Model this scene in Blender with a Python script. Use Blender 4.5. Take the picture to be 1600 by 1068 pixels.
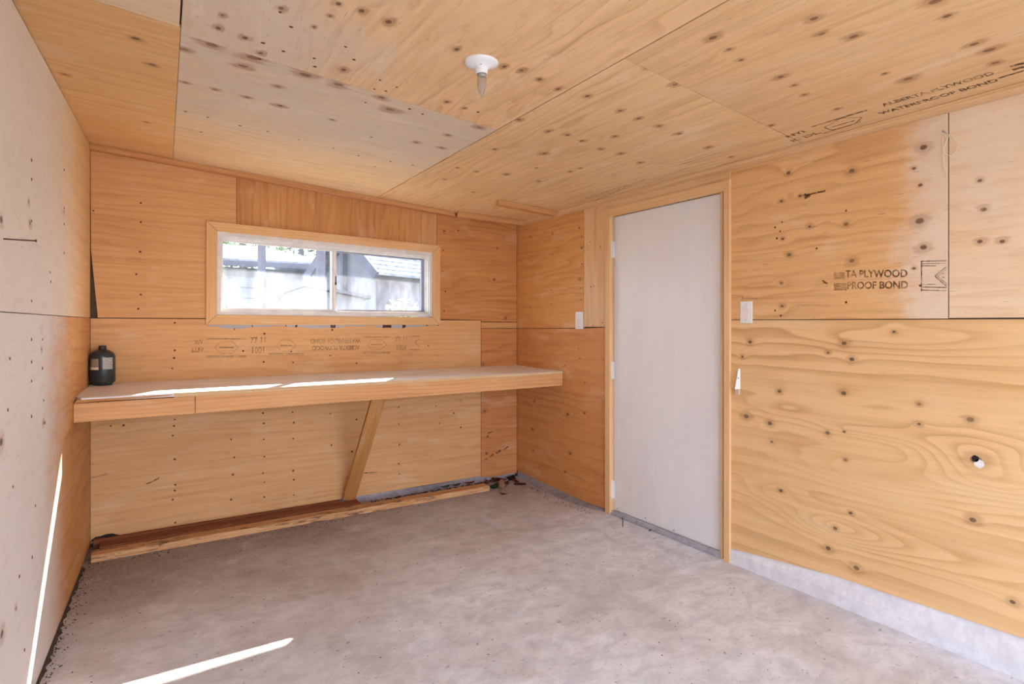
import bpy, bmesh, math, random
from mathutils import Vector, Matrix
random.seed(11)
for o in list(bpy.data.objects): bpy.data.objects.remove(o)
SC = bpy.context.scene
COL = SC.collection
TH = math.radians(32.5)
CAM = (-2.752, -4.238, 1.31)
FOC = 920.0            # focal length in photo pixels (1600 wide)
HOR = 505.0            # row of the horizon

# ---------------------------------------------------------------- camera
cd = bpy.data.cameras.new('camera'); cam = bpy.data.objects.new('camera', cd); COL.objects.link(cam)
cam.location = CAM; cam.rotation_euler = (math.pi/2, 0, -TH)
cd.sensor_width = 36; cd.lens = FOC/1600*36; cd.shift_y = -(534-HOR)/1600
cd.clip_start = .02; cd.clip_end = 300
SC.camera = cam
SC.view_settings.view_transform = 'Standard'; SC.view_settings.look = 'None'
SC.view_settings.gamma = 1; SC.view_settings.use_curve_mapping = False
SC.view_settings.exposure = 2.48
# ---------------------------------------------------------------- sky and sun
W = bpy.data.worlds.new('sky'); SC.world = W; W.use_nodes = True
nt = W.node_tree; nt.nodes.clear()
wo = nt.nodes.new('ShaderNodeOutputWorld'); bg = nt.nodes.new('ShaderNodeBackground')
tc = nt.nodes.new('ShaderNodeTexCoord'); sx = nt.nodes.new('ShaderNodeSeparateXYZ'); rp = nt.nodes.new('ShaderNodeValToRGB')
nt.links.new(tc.outputs['Generated'], sx.inputs[0]); nt.links.new(sx.outputs['Z'], rp.inputs[0])
rp.color_ramp.elements[0].position = 0.0; rp.color_ramp.elements[0].color = (.83, .915, 1.0, 1)
rp.color_ramp.elements[1].position = .8; rp.color_ramp.elements[1].color = (.50, .70, 1.0, 1)
nt.links.new(rp.outputs[0], bg.inputs['Color']); bg.inputs['Strength'].default_value = 1.25
nt.links.new(bg.outputs[0], wo.inputs[0])
sl = bpy.data.lights.new('sun', 'SUN'); sun = bpy.data.objects.new('sun', sl); COL.objects.link(sun)
sl.energy = 6.0; sl.angle = math.radians(.53); sl.color = (1, .95, .86)
sun.location = (6, 8, 8)
sun.rotation_euler = Vector((-.765, -1, -.915)).to_track_quat('-Z', 'Y').to_euler()

# ---------------------------------------------------------------- survey helpers
# A photo point is turned into a real position on a known plane of the room.
F = (math.sin(TH), math.cos(TH)); R = (math.cos(TH), -math.sin(TH))
def ray(px): k = (px-800)/FOC; return F[0]+k*R[0], F[1]+k*R[1]
def zat(py, t): return CAM[2]+(HOR-py)/FOC*t
def Lx(Y): return -2.983+.05*Y
def zc(X, Y): return 2.152-.0684*X-.0074*Y-.0115*X*Y
def on_back(px, py, Y=0): v = ray(px); t = (Y-CAM[1])/v[1]; return CAM[0]+v[0]*t, zat(py, t)
def on_right(px, py, X=0): v = ray(px); t = (X-CAM[0])/v[0]; return CAM[1]+v[1]*t, zat(py, t)
def on_left(px, py):
    v = ray(px); t = (CAM[0]+2.983-.05*CAM[1])/(.05*v[1]-v[0]); return CAM[1]+v[1]*t, zat(py, t)
def on_level(px, py, z=0): v = ray(px); t = (CAM[2]-z)*FOC/(py-HOR); return CAM[0]+v[0]*t, CAM[1]+v[1]*t
def on_ceil(px, py):
    v = ray(px); k = (HOR-py)/FOC; lo, hi = .2, 20
    for _ in range(50):
        m = (lo+hi)/2
        if CAM[2]+k*m < zc(CAM[0]+v[0]*m, CAM[1]+v[1]*m): lo = m
        else: hi = m
    return CAM[0]+v[0]*m, CAM[1]+v[1]*m
# the four boarded surfaces: (a, b, off) -> point, off = towards the room
def s_back(a, b, o=0): return Vector((a, -o, b))
def s_right(a, b, o=0): return Vector((-o, a, b))
def s_left(a, b, o=0): return Vector((Lx(a)+o, a, b))
def s_ceil(a, b, o=0): return Vector((a, b, zc(a, b)-o))
PICK = {'back': on_back, 'right': on_right, 'left': on_left, 'ceil': on_ceil}
SURF = {'back': s_back, 'right': s_right, 'left': s_left, 'ceil': s_ceil}
NRM = {'back': Vector((0, -1, 0)), 'right': Vector((-1, 0, 0)), 'left': Vector((1, 0, 0)), 'ceil': Vector((0, 0, -1))}

# ---------------------------------------------------------------- node materials
def lin(c):
    if isinstance(c, str): c = tuple(int(c[i:i+2], 16) for i in (0, 2, 4))
    return tuple((x/255/12.92 if x/255 <= .04045 else ((x/255+.055)/1.055)**2.4) for x in c)+(1,)
class NT:
    def __init__(s, name):
        s.m = bpy.data.materials.new(name); s.m.use_nodes = True
        s.t = s.m.node_tree; s.t.nodes.clear()
    def n(s, typ, **kw):
        x = s.t.nodes.new(typ)
        for k, v in kw.items(): setattr(x, k, v)
        return x
    def put(s, sock, v):
        if v is None: return
        if isinstance(v, bpy.types.NodeSocket): s.t.links.new(v, sock)
        else: sock.default_value = v
    def math(s, op, a, b=None, c=None, clamp=False):
        x = s.n('ShaderNodeMath', operation=op, use_clamp=clamp)
        s.put(x.inputs[0], a); s.put(x.inputs[1], b); s.put(x.inputs[2], c); return x.outputs[0]
    def vec(s, op, a, b=None, c=None):
        x = s.n('ShaderNodeVectorMath', operation=op)
        s.put(x.inputs[0], a); s.put(x.inputs[1], b); s.put(x.inputs[2], c)
        return x.outputs['Value'] if op in ('LENGTH', 'DOT_PRODUCT') else x.outputs[0]
    def noise(s, v, scale=1, detail=3, rough=.5, dist=0):
        x = s.n('ShaderNodeTexNoise'); s.put(x.inputs['Vector'], v)
        x.inputs['Scale'].default_value = scale; x.inputs['Detail'].default_value = detail
        x.inputs['Roughness'].default_value = rough; x.inputs['Distortion'].default_value = dist
        return x.outputs['Fac']
    def step(s, v, a, b, lo=0., hi=1.):
        x = s.n('ShaderNodeMapRange', interpolation_type='SMOOTHSTEP'); s.put(x.inputs['Value'], v)
        x.inputs['From Min'].default_value = a; x.inputs['From Max'].default_value = b
        x.inputs['To Min'].default_value = lo; x.inputs['To Max'].default_value = hi
        return x.outputs[0]
    def mix(s, f, a, b, mode='MIX'):
        x = s.n('ShaderNodeMix', data_type='RGBA', blend_type=mode)
        s.put(x.inputs[0], f); s.put(x.inputs[6], a); s.put(x.inputs[7], b); return x.outputs[2]
    def uv(s): return s.n('ShaderNodeUVMap').outputs[0]
    def obj(s): return s.n('ShaderNodeTexCoord').outputs['Object']
    def sep(s, v): x = s.n('ShaderNodeSeparateXYZ'); s.put(x.inputs[0], v); return x.outputs
    def out(s, color, rough=.6, metal=0, bump=None, bstr=.2, bdist=.002, spec=.35):
        p = s.n('ShaderNodeBsdfPrincipled'); s.put(p.inputs['Base Color'], color); s.put(p.inputs['Roughness'], rough)
        p.inputs['Metallic'].default_value = metal; p.inputs['Specular IOR Level'].default_value = spec
        if bump is not None:
            b = s.n('ShaderNodeBump'); b.inputs['Strength'].default_value = bstr; b.inputs['Distance'].default_value = bdist
            s.put(b.inputs['Height'], bump); s.t.links.new(b.outputs[0], p.inputs['Normal'])
        o = s.n('ShaderNodeOutputMaterial'); s.t.links.new(p.outputs[0], o.inputs[0]); s.p = p; return s.m

def wood(name, light, dark, K=14, amp=1.2, ring=.5, knots=(), seed=0., blotch=.25, bcol=None, fiber=.35, fleck=.5,
         grey=0., gcol='d8d0c8', kb=1.0, gfun=None, knotcol='5a3522', rough=.62, wscale=(.55, 2.6), streak=.3, swirls=(), rub=.22, halo=.34):
    """Sawn or peeled softwood; u runs along the grain, metres."""
    N = NT(name); uv = N.uv(); so = (seed*1.37, seed*2.11, seed)
    P = N.vec('ADD', uv, so)
    v = N.sep(P)[1]
    warp = N.noise(N.vec('MULTIPLY', P, (wscale[0], wscale[1], 1)), 1, 3, .5)
    warp2 = N.noise(N.vec('MULTIPLY', P, (3, 9, 1)), 1, 2, .5)
    h = N.math('MULTIPLY', v, K)
    h = N.math('MULTIPLY_ADD', warp, amp*6, h)
    h = N.math('MULTIPLY_ADD', warp2, .5, h)
    vary = N.noise(N.vec('MULTIPLY', P, (.25, 7, 1)), 1, 2, .5); h = N.math('MULTIPLY_ADD', vary, 2.2, h)
    dmin = None
    for (ku, kv, kr) in knots:
        kr *= .72
        q = N.vec('MULTIPLY_ADD', uv, (1/(1.35*kr), 1/kr, 0), (-ku/(1.35*kr), -kv/kr, 0))
        L = N.vec('LENGTH', q)
        dmin = L if dmin is None else N.math('SMOOTH_MIN', dmin, L, .6)
    if dmin is not None:
        e = N.math('EXPONENT', N.math('MULTIPLY', dmin, -.33))
        h = N.math('MULTIPLY_ADD', e, kb, h)
    for (ku, kv, ru, rv, am) in swirls:
        q = N.vec('MULTIPLY_ADD', uv, (1/ru, 1/rv, 0), (-ku/ru, -kv/rv, 0))
        L = N.vec('LENGTH', q)
        h = N.math('MULTIPLY_ADD', N.math('EXPONENT', N.math('MULTIPLY', N.math('MULTIPLY', L, L), -.7)), am, h)
    fr = N.math('FRACT', h)
    r = N.n('ShaderNodeValToRGB'); N.put(r.inputs[0], fr)
    el = r.color_ramp.elements
    el[0].position = 0; el[0].color = (0, 0, 0, 1); el[1].position = 1; el[1].color = (0, 0, 0, 1)
    for p, c in ((.5, .16), (.8, .75), (.9, 1.)):
        x = el.new(p); x.color = (c, c, c, 1)
    fib = N.noise(N.vec('MULTIPLY', P, (5, 170, 1)), 1, 3, .6)
    patch = N.noise(N.vec('MULTIPLY', P, (1.3, 2.6, 1)), 1, 3, .55)
    # the strength of the figure varies over the sheet
    rs = N.math('MULTIPLY', r.outputs[0], N.step(N.noise(N.vec('MULTIPLY', P, (1.1, 3.1, 1)), 1.0, 2), .3, .7, ring*.25, ring))
    stk = N.noise(N.vec('MULTIPLY', P, (1.1, 34, 1)), 1, 4, .6, .15)
    rs = N.math('MULTIPLY_ADD', N.step(stk, .42, .72), streak, rs)
    rs = N.math('ADD', rs, N.math('MULTIPLY', N.math('SUBTRACT', fib, .5), fiber), clamp=True)
    c = N.mix(rs, lin(light), lin(dark))
    c = N.mix(N.step(patch, .35, .75, 0, blotch), c, lin(bcol or dark))
    if grey or gfun:
        g = N.noise(N.vec('MULTIPLY', P, (1.6, 2.4, 1)), 1, 5, .6)
        g = N.step(g, .34, .66, 0, grey) if not gfun else gfun(N, uv, g)
        c = N.mix(g, c, lin(gcol))
    if rub:  # rub: strength of the painted gloss highlights and the dark mottle
        rb = N.noise(N.vec('MULTIPLY', P, (2.2, 7, 1)), 1, 6, .68, .5)
        c = N.mix(N.step(rb, .52, .72, 0, rub), c, lin('f4e2cc'))  # pale patches: gloss highlights painted into the wood colour
        mt = N.noise(N.vec('MULTIPLY', P, (7, 22, 1)), 1, 5, .7, .3)
        c = N.mix(N.step(mt, .5, .78, 0, rub*.9), c, lin(dark))
    if fleck:
        fl = N.noise(N.vec('MULTIPLY', P, (16, 150, 1)), 1, 2, .5)
        c = N.mix(N.step(fl, .66, .76, 0, fleck), c, lin('7a4a28'))
    if dmin is not None:
        hs_ = N.noise(N.vec('MULTIPLY', P, (4, 26, 1)), 1, 4, .6)
        c = N.mix(N.step(N.math('MULTIPLY_ADD', hs_, -5.5, dmin), .3, -1.6, 0, halo), c, lin('9c5c2a'))
        c = N.mix(N.step(dmin, 1.6, 1.15, 0, .08), c, lin('f0d2aa'))
        c = N.mix(N.math('MULTIPLY', N.step(dmin, 1.15, .6, 0, .85), N.step(N.noise(N.vec('MULTIPLY', P, (9, 9, 1)), 1, 3, .6), .2, .6, .6, 1)), c, lin(knotcol))
    return N.out(c, rough, 0, bump=N.math('ADD', fib, N.math('MULTIPLY', rs, .5)), bstr=.18, bdist=.0015, spec=.3)

def paled(c, f=.14, k=1.045):
    if isinstance(c, str): c = tuple(int(c[i:i+2], 16) for i in (0, 2, 4))
    L = .3*c[0]+.59*c[1]+.11*c[2]
    return tuple(min(250, (x+(L-x)*f)*k) for x in c)
def ply(name, light, dark, **kw):
    if kw.get('bcol'): kw['bcol'] = paled(kw['bcol'])
    return wood(name, paled(light), paled(dark), **kw)

def plain(name, col, rough=.5, metal=0, var=.08, scale=25, spec=.4, bstr=.08):
    N = NT(name); n = N.noise(N.obj(), scale, 4, .55)
    k = lin(col)
    d = tuple(x*(1-2.2*var) for x in k[:3])+(1,)
    return N.out(N.mix(N.step(n, .35, .7), k, d), rough, metal, bump=n, bstr=bstr, bdist=.001, spec=spec)

# ---------------------------------------------------------------- mesh helpers
def link(name, bm, mats, parent=None, loc=(0, 0, 0), smooth=False, recalc=True):
    """bm is in world coordinates; the object's origin goes to loc."""
    if recalc: bmesh.ops.recalc_face_normals(bm, faces=bm.faces)
    me = bpy.data.meshes.new(name)
    base = Vector(loc) if parent is None else origin(parent)
    if parent is not None and Vector(loc).length: off = Vector(loc)-base
    else: off = Vector((0, 0, 0))
    sh = (Vector(loc) if parent is None else base+off)
    bmesh.ops.translate(bm, verts=bm.verts, vec=-sh)
    bm.to_mesh(me); bm.free()
    for m in (mats if isinstance(mats, (list, tuple)) else [mats]): me.materials.append(m)
    if smooth:
        for p in me.polygons: p.use_smooth = True
    o = bpy.data.objects.new(name, me); COL.objects.link(o)
    o.location = off if parent is not None else loc
    if parent is not None: o.parent = parent
    return o
def origin(o):
    v = Vector(o.location)
    return v if o.parent is None else v+origin(o.parent)
def thing(name, label, cat, loc=(0, 0, 0), group=None):
    o = bpy.data.objects.new(name, None); COL.objects.link(o); o.location = loc; o.empty_display_size = .05
    return tag(o, label, cat, group)
def tag(o, label, cat, group=None, kind=None):
    if label: o['label'] = label
    if cat: o['category'] = cat
    if group: o['group'] = group
    if kind: o['kind'] = kind
    return o
def structure(o, label=None):
    o['kind'] = 'structure'
    if label: o['label'] = label
    return o
def setuv(bm, fn, faces=None):
    ul = bm.loops.layers.uv.verify()
    for f in (faces if faces is not None else bm.faces):
        for l in f.loops:
            l[ul].uv = fn(l.vert.co, f.normal)
def poly(bm, pts, ext):
    """prism: outline pts, extruded by the vector ext"""
    a = [bm.verts.new(p) for p in pts]; b = [bm.verts.new(Vector(p)+Vector(ext)) for p in pts]
    n = len(pts); fs = [bm.faces.new(a), bm.faces.new(b[::-1])]
    for i in range(n): fs.append(bm.faces.new((a[i], b[i], b[(i+1) % n], a[(i+1) % n])))
    return fs
def box(bm, lo, hi):
    x0, y0, z0 = lo; x1, y1, z1 = hi
    return poly(bm, [(x0, y0, z0), (x1, y0, z0), (x1, y1, z0), (x0, y1, z0)], (0, 0, z1-z0))
def hexa(bm, c):
    """8 corners: four of one end, four of the other"""
    v = [bm.verts.new(p) for p in c]
    for q in ((0, 1, 2, 3), (7, 6, 5, 4), (0, 4, 5, 1), (1, 5, 6, 2), (2, 6, 7, 3), (3, 7, 4, 0)): bm.faces.new([v[i] for i in q])
def bar(bm, p, q, w, t, up=(0, 0, 1)):
    p, q = Vector(p), Vector(q); d = (q-p).normalized(); s = d.cross(Vector(up)).normalized(); u = s.cross(d)
    cs = [(-w/2, -t/2), (w/2, -t/2), (w/2, t/2), (-w/2, t/2)]
    hexa(bm, [p+s*a+u*b for a, b in cs]+[q+s*a+u*b for a, b in cs])
def bevel(bm, w, seg=1):
    bmesh.ops.recalc_face_normals(bm, faces=bm.faces)
    bmesh.ops.bevel(bm, geom=[e for e in bm.edges], offset=w, segments=seg, affect='EDGES', profile=.6)
def lathe(bm, prof, c, axis='Z', seg=32):
    rings = []
    for (r, z) in prof:
        if r < 1e-5: rings.append([bm.verts.new(Vector(c)+Vector((0, 0, z)))])
        else: rings.append([bm.verts.new(Vector(c)+Vector((r*math.cos(2*math.pi*i/seg), r*math.sin(2*math.pi*i/seg), z))) for i in range(seg)])
    fs = []
    for a, b in zip(rings, rings[1:]):
        for i in range(seg):
            j = (i+1) % seg
            if len(a) == 1 and len(b) == 1: continue
            if len(a) == 1: fs.append(bm.faces.new((a[0], b[i], b[j])))
            elif len(b) == 1: fs.append(bm.faces.new((a[i], b[0], a[j])))
            else: fs.append(bm.faces.new((a[i], b[i], b[j], a[j])))
    return fs
def tube(bm, pts, r, seg=8):
    pts = [Vector(p) for p in pts]; rings = []
    for i, p in enumerate(pts):
        d = (pts[min(i+1, len(pts)-1)]-pts[max(i-1, 0)]).normalized()
        s = d.orthogonal().normalized() if i == 0 else (ps-d*ps.dot(d)).normalized()
        ps = s; u = d.cross(s); rr = r[i] if isinstance(r, (list, tuple)) else r
        rings.append([bm.verts.new(p+(s*math.cos(2*math.pi*k/seg)+u*math.sin(2*math.pi*k/seg))*rr) for k in range(seg)])
    for a, b in zip(rings, rings[1:]):
        for k in range(seg): bm.faces.new((a[k], b[k], b[(k+1) % seg], a[(k+1) % seg]))
    bm.faces.new(rings[0][::-1]); bm.faces.new(rings[-1])
def longuv(axis):
    """metric uv with u along the given axis"""
    A = Vector(axis).normalized()
    def fn(co, n):
        w = n.cross(A)
        if w.length < .2: w = A.orthogonal()
        w.normalize()
        # box-like mapping keeps neighbouring faces continuous enough
        return (co.dot(A), co.dot(w))
    return fn
def board(name, lo, hi, mat, parent=None, grain=(1, 0, 0), bev=.0015, loc=(0, 0, 0)):
    bm = bmesh.new(); box(bm, lo, hi)
    if bev: bevel(bm, bev)
    bmesh.ops.recalc_face_normals(bm, faces=bm.faces); bm.normal_update(); setuv(bm, longuv(grain))
    return link(name, bm, mat, parent, loc, recalc=False)
def shape(name, pts, ext, mat, parent=None, grain=(1, 0, 0), bev=0, loc=(0, 0, 0)):
    bm = bmesh.new(); poly(bm, pts, ext)
    if bev: bevel(bm, bev)
    bmesh.ops.recalc_face_normals(bm, faces=bm.faces); bm.normal_update(); setuv(bm, longuv(grain))
    return link(name, bm, mat, parent, loc, recalc=False)

# plain materials
M = {}
M['gap'] = plain('dark_framing', '5c4636', .9)
M['trimwood'] = wood('pine_trim', 'ecbd88', 'c98a4e', K=60, amp=.8, ring=.45, seed=3, fiber=.3, fleck=.25, blotch=.2)
M['casing'] = wood('pine_casing', 'f0c696', 'cf9256', K=55, amp=.7, ring=.4, seed=8, fiber=.3, fleck=.2, blotch=.15)
M['batten'] = wood('batten_wood', 'd9a06a', 'a8683a', K=50, amp=.8, ring=.4, seed=5, fiber=.4, fleck=.3, blotch=.3)
M['battenlight'] = wood('batten_wood_light', 'ecc394', 'c48c54', K=50, amp=.8, ring=.35, seed=6, fiber=.35, fleck=.2, blotch=.2)
M['fascia'] = wood('bench_board_wood', 'e9b07a', 'c07a44', K=42, amp=1.0, ring=.4, seed=9, fiber=.35, fleck=.25, blotch=.25)
M['brace'] = wood('brace_wood', 'd59a5c', 'a0622c', K=40, amp=1.0, ring=.4, seed=12, fiber=.35, fleck=.4, blotch=.3)
M['white'] = plain('white_plastic', 'f2efee', .35, var=.02)
M['porcelain'] = plain('white_porcelain', 'f1f0f2', .18, var=.02, spec=.6)
M['vinyl'] = plain('white_painted_frame', 'e6e0de', .45, var=.06, scale=14)
M['vinyl_shade'] = plain('shaded_window_frame', '9698ac', .5, var=.06, scale=14)  # shade of the recessed right jamb put into the colour
M['steel'] = plain('dull_steel', 'b9b9bd', .4, metal=.8, var=.1)
M['rust'] = plain('rusty_steel', '4a2c1c', .8, var=.2, scale=200)
M['nail'] = plain('nail_head_rust', '74452b', .7, var=.2, scale=60)
M['threshold'] = plain('grey_threshold', 'aeadb8', .5, var=.1, scale=30)

# ---------------------------------------------------------------- concrete
def concrete(name, base, dark, brown=0, scale=1.0):
    N = NT(name); P = N.obj()
    big = N.noise(P, 1.3*scale, 7, .7, .3); mid = N.noise(N.vec('MULTIPLY', P, (1, 1.35, 1)), 8*scale, 8, .72, .35); fine = N.noise(P, 60, 4, .6)
    c = N.mix(N.step(mid, .35, .68), lin(base), lin(dark))
    c = N.mix(N.step(big, .45, .7, 0, .45), c, lin('c8bcb8'))
    if brown:
        b2 = N.noise(N.vec('ADD', P, (7, 3, 0)), 1.7, 5, .6, .5)
        c = N.mix(N.step(b2, .46, .68, 0, brown), c, lin('a48c7c'))
        # trodden earth, heaviest in the corner by the workbench, thinning towards the doorway
        g_ = N.math('ADD', N.sep(P)[1], N.math('MULTIPLY', N.sep(P)[0], -.28))
        g_ = N.math('ADD', g_, N.math('MULTIPLY', N.math('SUBTRACT', N.noise(P, 1.3, 6, .65, .7), .5), 1.8))
        c = N.mix(N.step(g_, -1.5, .8, 0, .9), c, lin('8f7260'))
        # trodden-in dirt spots and scuffs
        sp = N.noise(P, 34, 2, .5); c = N.mix(N.step(sp, .69, .74, 0, .6), c, lin('6e5c55'))
        sc = N.noise(N.vec('MULTIPLY', P, (26, 60, 1)), 1, 3, .5, .6); c = N.mix(N.step(sc, .66, .74, 0, .55), c, lin('7d7278'))
        wh = N.noise(N.vec('ADD', P, (2, 9, 0)), 3.3, 8, .75, .5); c = N.mix(N.step(wh, .52, .75, 0, .6), c, lin('ece9ee'))
    c = N.mix(N.step(fine, .4, .75, 0, .35), c, lin(dark))
    return N.out(c, .82, bump=N.math('ADD', N.math('MULTIPLY', mid, 1.5), N.math('MULTIPLY', fine, .35)), bstr=.2, bdist=.002, spec=.25)
M['floor'] = concrete('floor_concrete', 'eeedf3', 'd0ced6', .3)
M['curb'] = concrete('curb_concrete', 'efecf2', 'dcd8e0', 0, 1.5)
M['footing'] = concrete('footing_concrete', 'a9a4ae', '8c8690', 0, 1.5)
M['apron'] = concrete('driveway_concrete', 'c8c2b8', 'aaa49c', 0)

# ---------------------------------------------------------------- plywood panels
def knots_on(surf, pts, grain):
    out = []
    for p in pts:
        a, b = PICK[surf](p[0], p[1]); r = p[2]
        out.append((a, b, r) if grain == 'a' else (b, a, r))
    return out
def panel(parent, surf, outline, mat, grain='a', thick=.012, nu=1):
    """one sheet of plywood on a wall or ceiling; outline in that surface's own metres"""
    S = SURF[surf]; bm = bmesh.new()
    if surf == 'ceil':
        (x0, y0), (x1, y1), (x2, y2), (x3, y3) = outline
        n = 10; g = {}
        for lay, off in ((0, 0), (1, -thick)):
            for i in range(n+1):
                for j in range(n+1):
                    u, v = i/n, j/n
                    a = (x0*(1-u)+x1*u)*(1-v)+(x3*(1-u)+x2*u)*v; b = (y0*(1-u)+y1*u)*(1-v)+(y3*(1-u)+y2*u)*v
                    g[lay, i, j] = bm.verts.new(S(a, b, off))
        for lay in (0, 1):
            for i in range(n):
                for j in range(n):
                    q = [g[lay, i, j], g[lay, i+1, j], g[lay, i+1, j+1], g[lay, i, j+1]]
                    bm.faces.new(q if lay else q[::-1])
        for k in range(n):
            for e in (((k, 0), (k+1, 0)), ((k, n), (k+1, n)), ((0, k), (0, k+1)), ((n, k), (n, k+1))):
                bm.faces.new((g[(0,)+e[0]], g[(0,)+e[1]], g[(1,)+e[1]], g[(1,)+e[0]]))
        uvf = lambda co, nn: (co.x, co.y) if grain == 'a' else (co.y, co.x)
    else:
        poly(bm, [S(a, b) for a, b in outline], -NRM[surf]*thick)
        if surf == 'back': uvf = lambda co, nn: (co.x, co.z) if grain == 'a' else (co.z, co.x)
        else: uvf = lambda co, nn: (co.y, co.z) if grain == 'a' else (co.z, co.y)
    setuv(bm, uvf)
    return link('plywood_panel', bm, mat, parent)
def nail_heads(parent, surf, pts, r=.0065):
    S = SURF[surf]; bm = bmesh.new()
    for p in pts:
        a, b = PICK[surf](p[0], p[1]); rr = r*random.uniform(.75, 1.15)
        c0 = [bm.verts.new(S(a+rr*math.cos(k*math.pi/4), b+rr*math.sin(k*math.pi/4), .0002)) for k in range(8)]
        c1 = [bm.verts.new(S(a+.7*rr*math.cos(k*math.pi/4), b+.7*rr*math.sin(k*math.pi/4), .0016)) for k in range(8)]
        for k in range(8): bm.faces.new((c0[k], c0[(k+1) % 8], c1[(k+1) % 8], c1[k]))
        bm.faces.new(c1)
    o = link('nail_heads', bm, M['nail'], parent); o['kind'] = 'stuff'; return o

# floor ---------------------------------------------------------
bm = bmesh.new(); box(bm, (-3.6, -5.35, -.15), (.25, .25, 0))
floor = structure(link('floor', bm, M['floor']), 'worn grey concrete floor slab with brown stains')
bm = bmesh.new(); box(bm, (-40, -60, -.4), (60, 70, -.16))
gN = NT('outdoor_ground'); gn = gN.noise(gN.obj(), .8, 6, .6)
ground = structure(link('ground', bm, gN.out(gN.mix(gn, lin('7c7868'), lin('686a50')), .9)), 'yard ground outside the garage')
bm = bmesh.new(); box(bm, (-5, -14, -.155), (2, -5.36, -.01))
structure(link('driveway', bm, M['apron']), 'pale concrete driveway outside the open front')

# back wall -----------------------------------------------------
WH = (-2.333, -.775, 1.34, 1.925)      # rough window opening
def wall_with_hole(name, mk, lo, hi, hole, label):
    bm = bmesh.new(); (a0, b0), (a1, b1) = lo, hi; h0, h1, k0, k1 = hole
    for r in ((a0, b0, h0, b1), (h1, b0, a1, b1), (h0, b0, h1, k0), (h0, k1, h1, b1)):
        if r[2]-r[0] > 1e-4 and r[3]-r[1] > 1e-4: mk(bm, *r)
    return structure(link(name, bm, M['gap']), label)
wall_back = wall_with_hole('wall_back', lambda bm, a, b, c, d: box(bm, (a, .0125, b), (c, .10, d)), (-3.15, -.15), (.15, 2.45), WH, 'plywood clad back wall with the slider window')
topb = lambda X: zc(X, 0)-.004
KN = {}
P1 = wood('plywood_back_upper_left', 'e2ab74', 'b9753f', K=26, amp=1.0, ring=.35, seed=1, blotch=.3, bcol='c98450', fleck=.3)
P2 = wood('plywood_back_vertical_grain', 'd69a60', 'a8622f', K=22, amp=1.3, ring=.5, seed=2, blotch=.35, fleck=.4)
P3 = wood('plywood_back_filler', 'd9a26c', 'b0703c', K=20, amp=1.0, ring=.4, seed=4)
P4 = wood('plywood_back_upper_right', 'd8985c', 'a9632f', K=18, amp=1.5, ring=.5, seed=7, blotch=.4, knots=knots_on('back', [(694, 361, .012), (777, 388, .010), (772, 437, .014), (790, 497, .012), (716, 360, .009)], 'a'))
P5 = wood('plywood_back_lower', 'e6b27c', 'be7c46', K=16, amp=1.1, ring=.3, seed=10, blotch=.35, bcol='c88a54', fleck=.3)
P7 = wood('plywood_back_lower_right', 'd8935a', 'a65f2e', K=14, amp=1.3, ring=.45, seed=13, knots=knots_on('back', [(757, 642, .014), (755, 569, .012), (760, 708, .014)], 'a'))
panel(wall_back, 'back', [(-2.981, topb(-2.97)), (-2.2, topb(-2.2)), (-2.2, 1.93), (-2.335, 1.93), (-2.335, 1.344), (-2.946, 1.344), (-2.979, 1.742)], P1)
panel(wall_back, 'back', [(-2.197, 1.93), (-2.197, topb(-2.2)), (-.891, topb(-.89)), (-.891, 1.93)], P2, 'b')
panel(wall_back, 'back', [(-.888, 1.90), (-.888, topb(-.89)), (-.756, topb(-.756)), (-.756, 1.90)], P3, 'b')
panel(wall_back, 'back', [(-.7525, topb(-.75)), (-.003, topb(0)), (-.003, 1.324), (-.352, 1.325), (-.352, 1.338), (-.7525, 1.344)], P4)
panel(wall_back, 'back', [(-2.981, 1.339), (-.357, 1.334), (-.357, .05), (-1.5, .047), (-2.981, .02)], P5)
panel(wall_back, 'back', [(-.353, 1.320), (-.003, 1.319), (-.003, 1.270), (-.353, 1.270)], P3)
panel(wall_back, 'back', [(-.353, 1.265), (-.003, 1.264), (-.003, .03), (-.12, .012), (-.353, .022)], P7)
nail_heads(wall_back, 'back', [(220, 317), (220, 347), (219, 393), (213, 428), (220, 460), (216, 482), (146, 329), (273, 504), (273, 547), (272, 559), (269, 575),
    (693, 391), (692, 423), (696, 455), (694, 485), (366, 514), (413, 521), (519, 515), (380, 548), (412, 565), (458, 566), (516, 555), (557, 567), (683, 555), (455, 549), (669, 540),
    (273, 655), (272, 665), (270, 680), (273, 717), (274, 757), (273, 766), (270, 780), (274, 816), (361, 686), (366, 714), (364, 741), (361, 780),
    (411, 645), (412, 661), (412, 686), (413, 713), (411, 739), (413, 753), (413, 776), (457, 644), (459, 660), (458, 685), (458, 735), (459, 749), (459, 773),
    (516, 646), (557, 655), (518, 695), (550, 705), (623, 636), (623, 662), (624, 694), (623, 724), (624, 740), (681, 634), (687, 661), (720, 667), (709, 645), (720, 625), (765, 675), (762, 681), (173, 665), (193, 664)])
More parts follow.
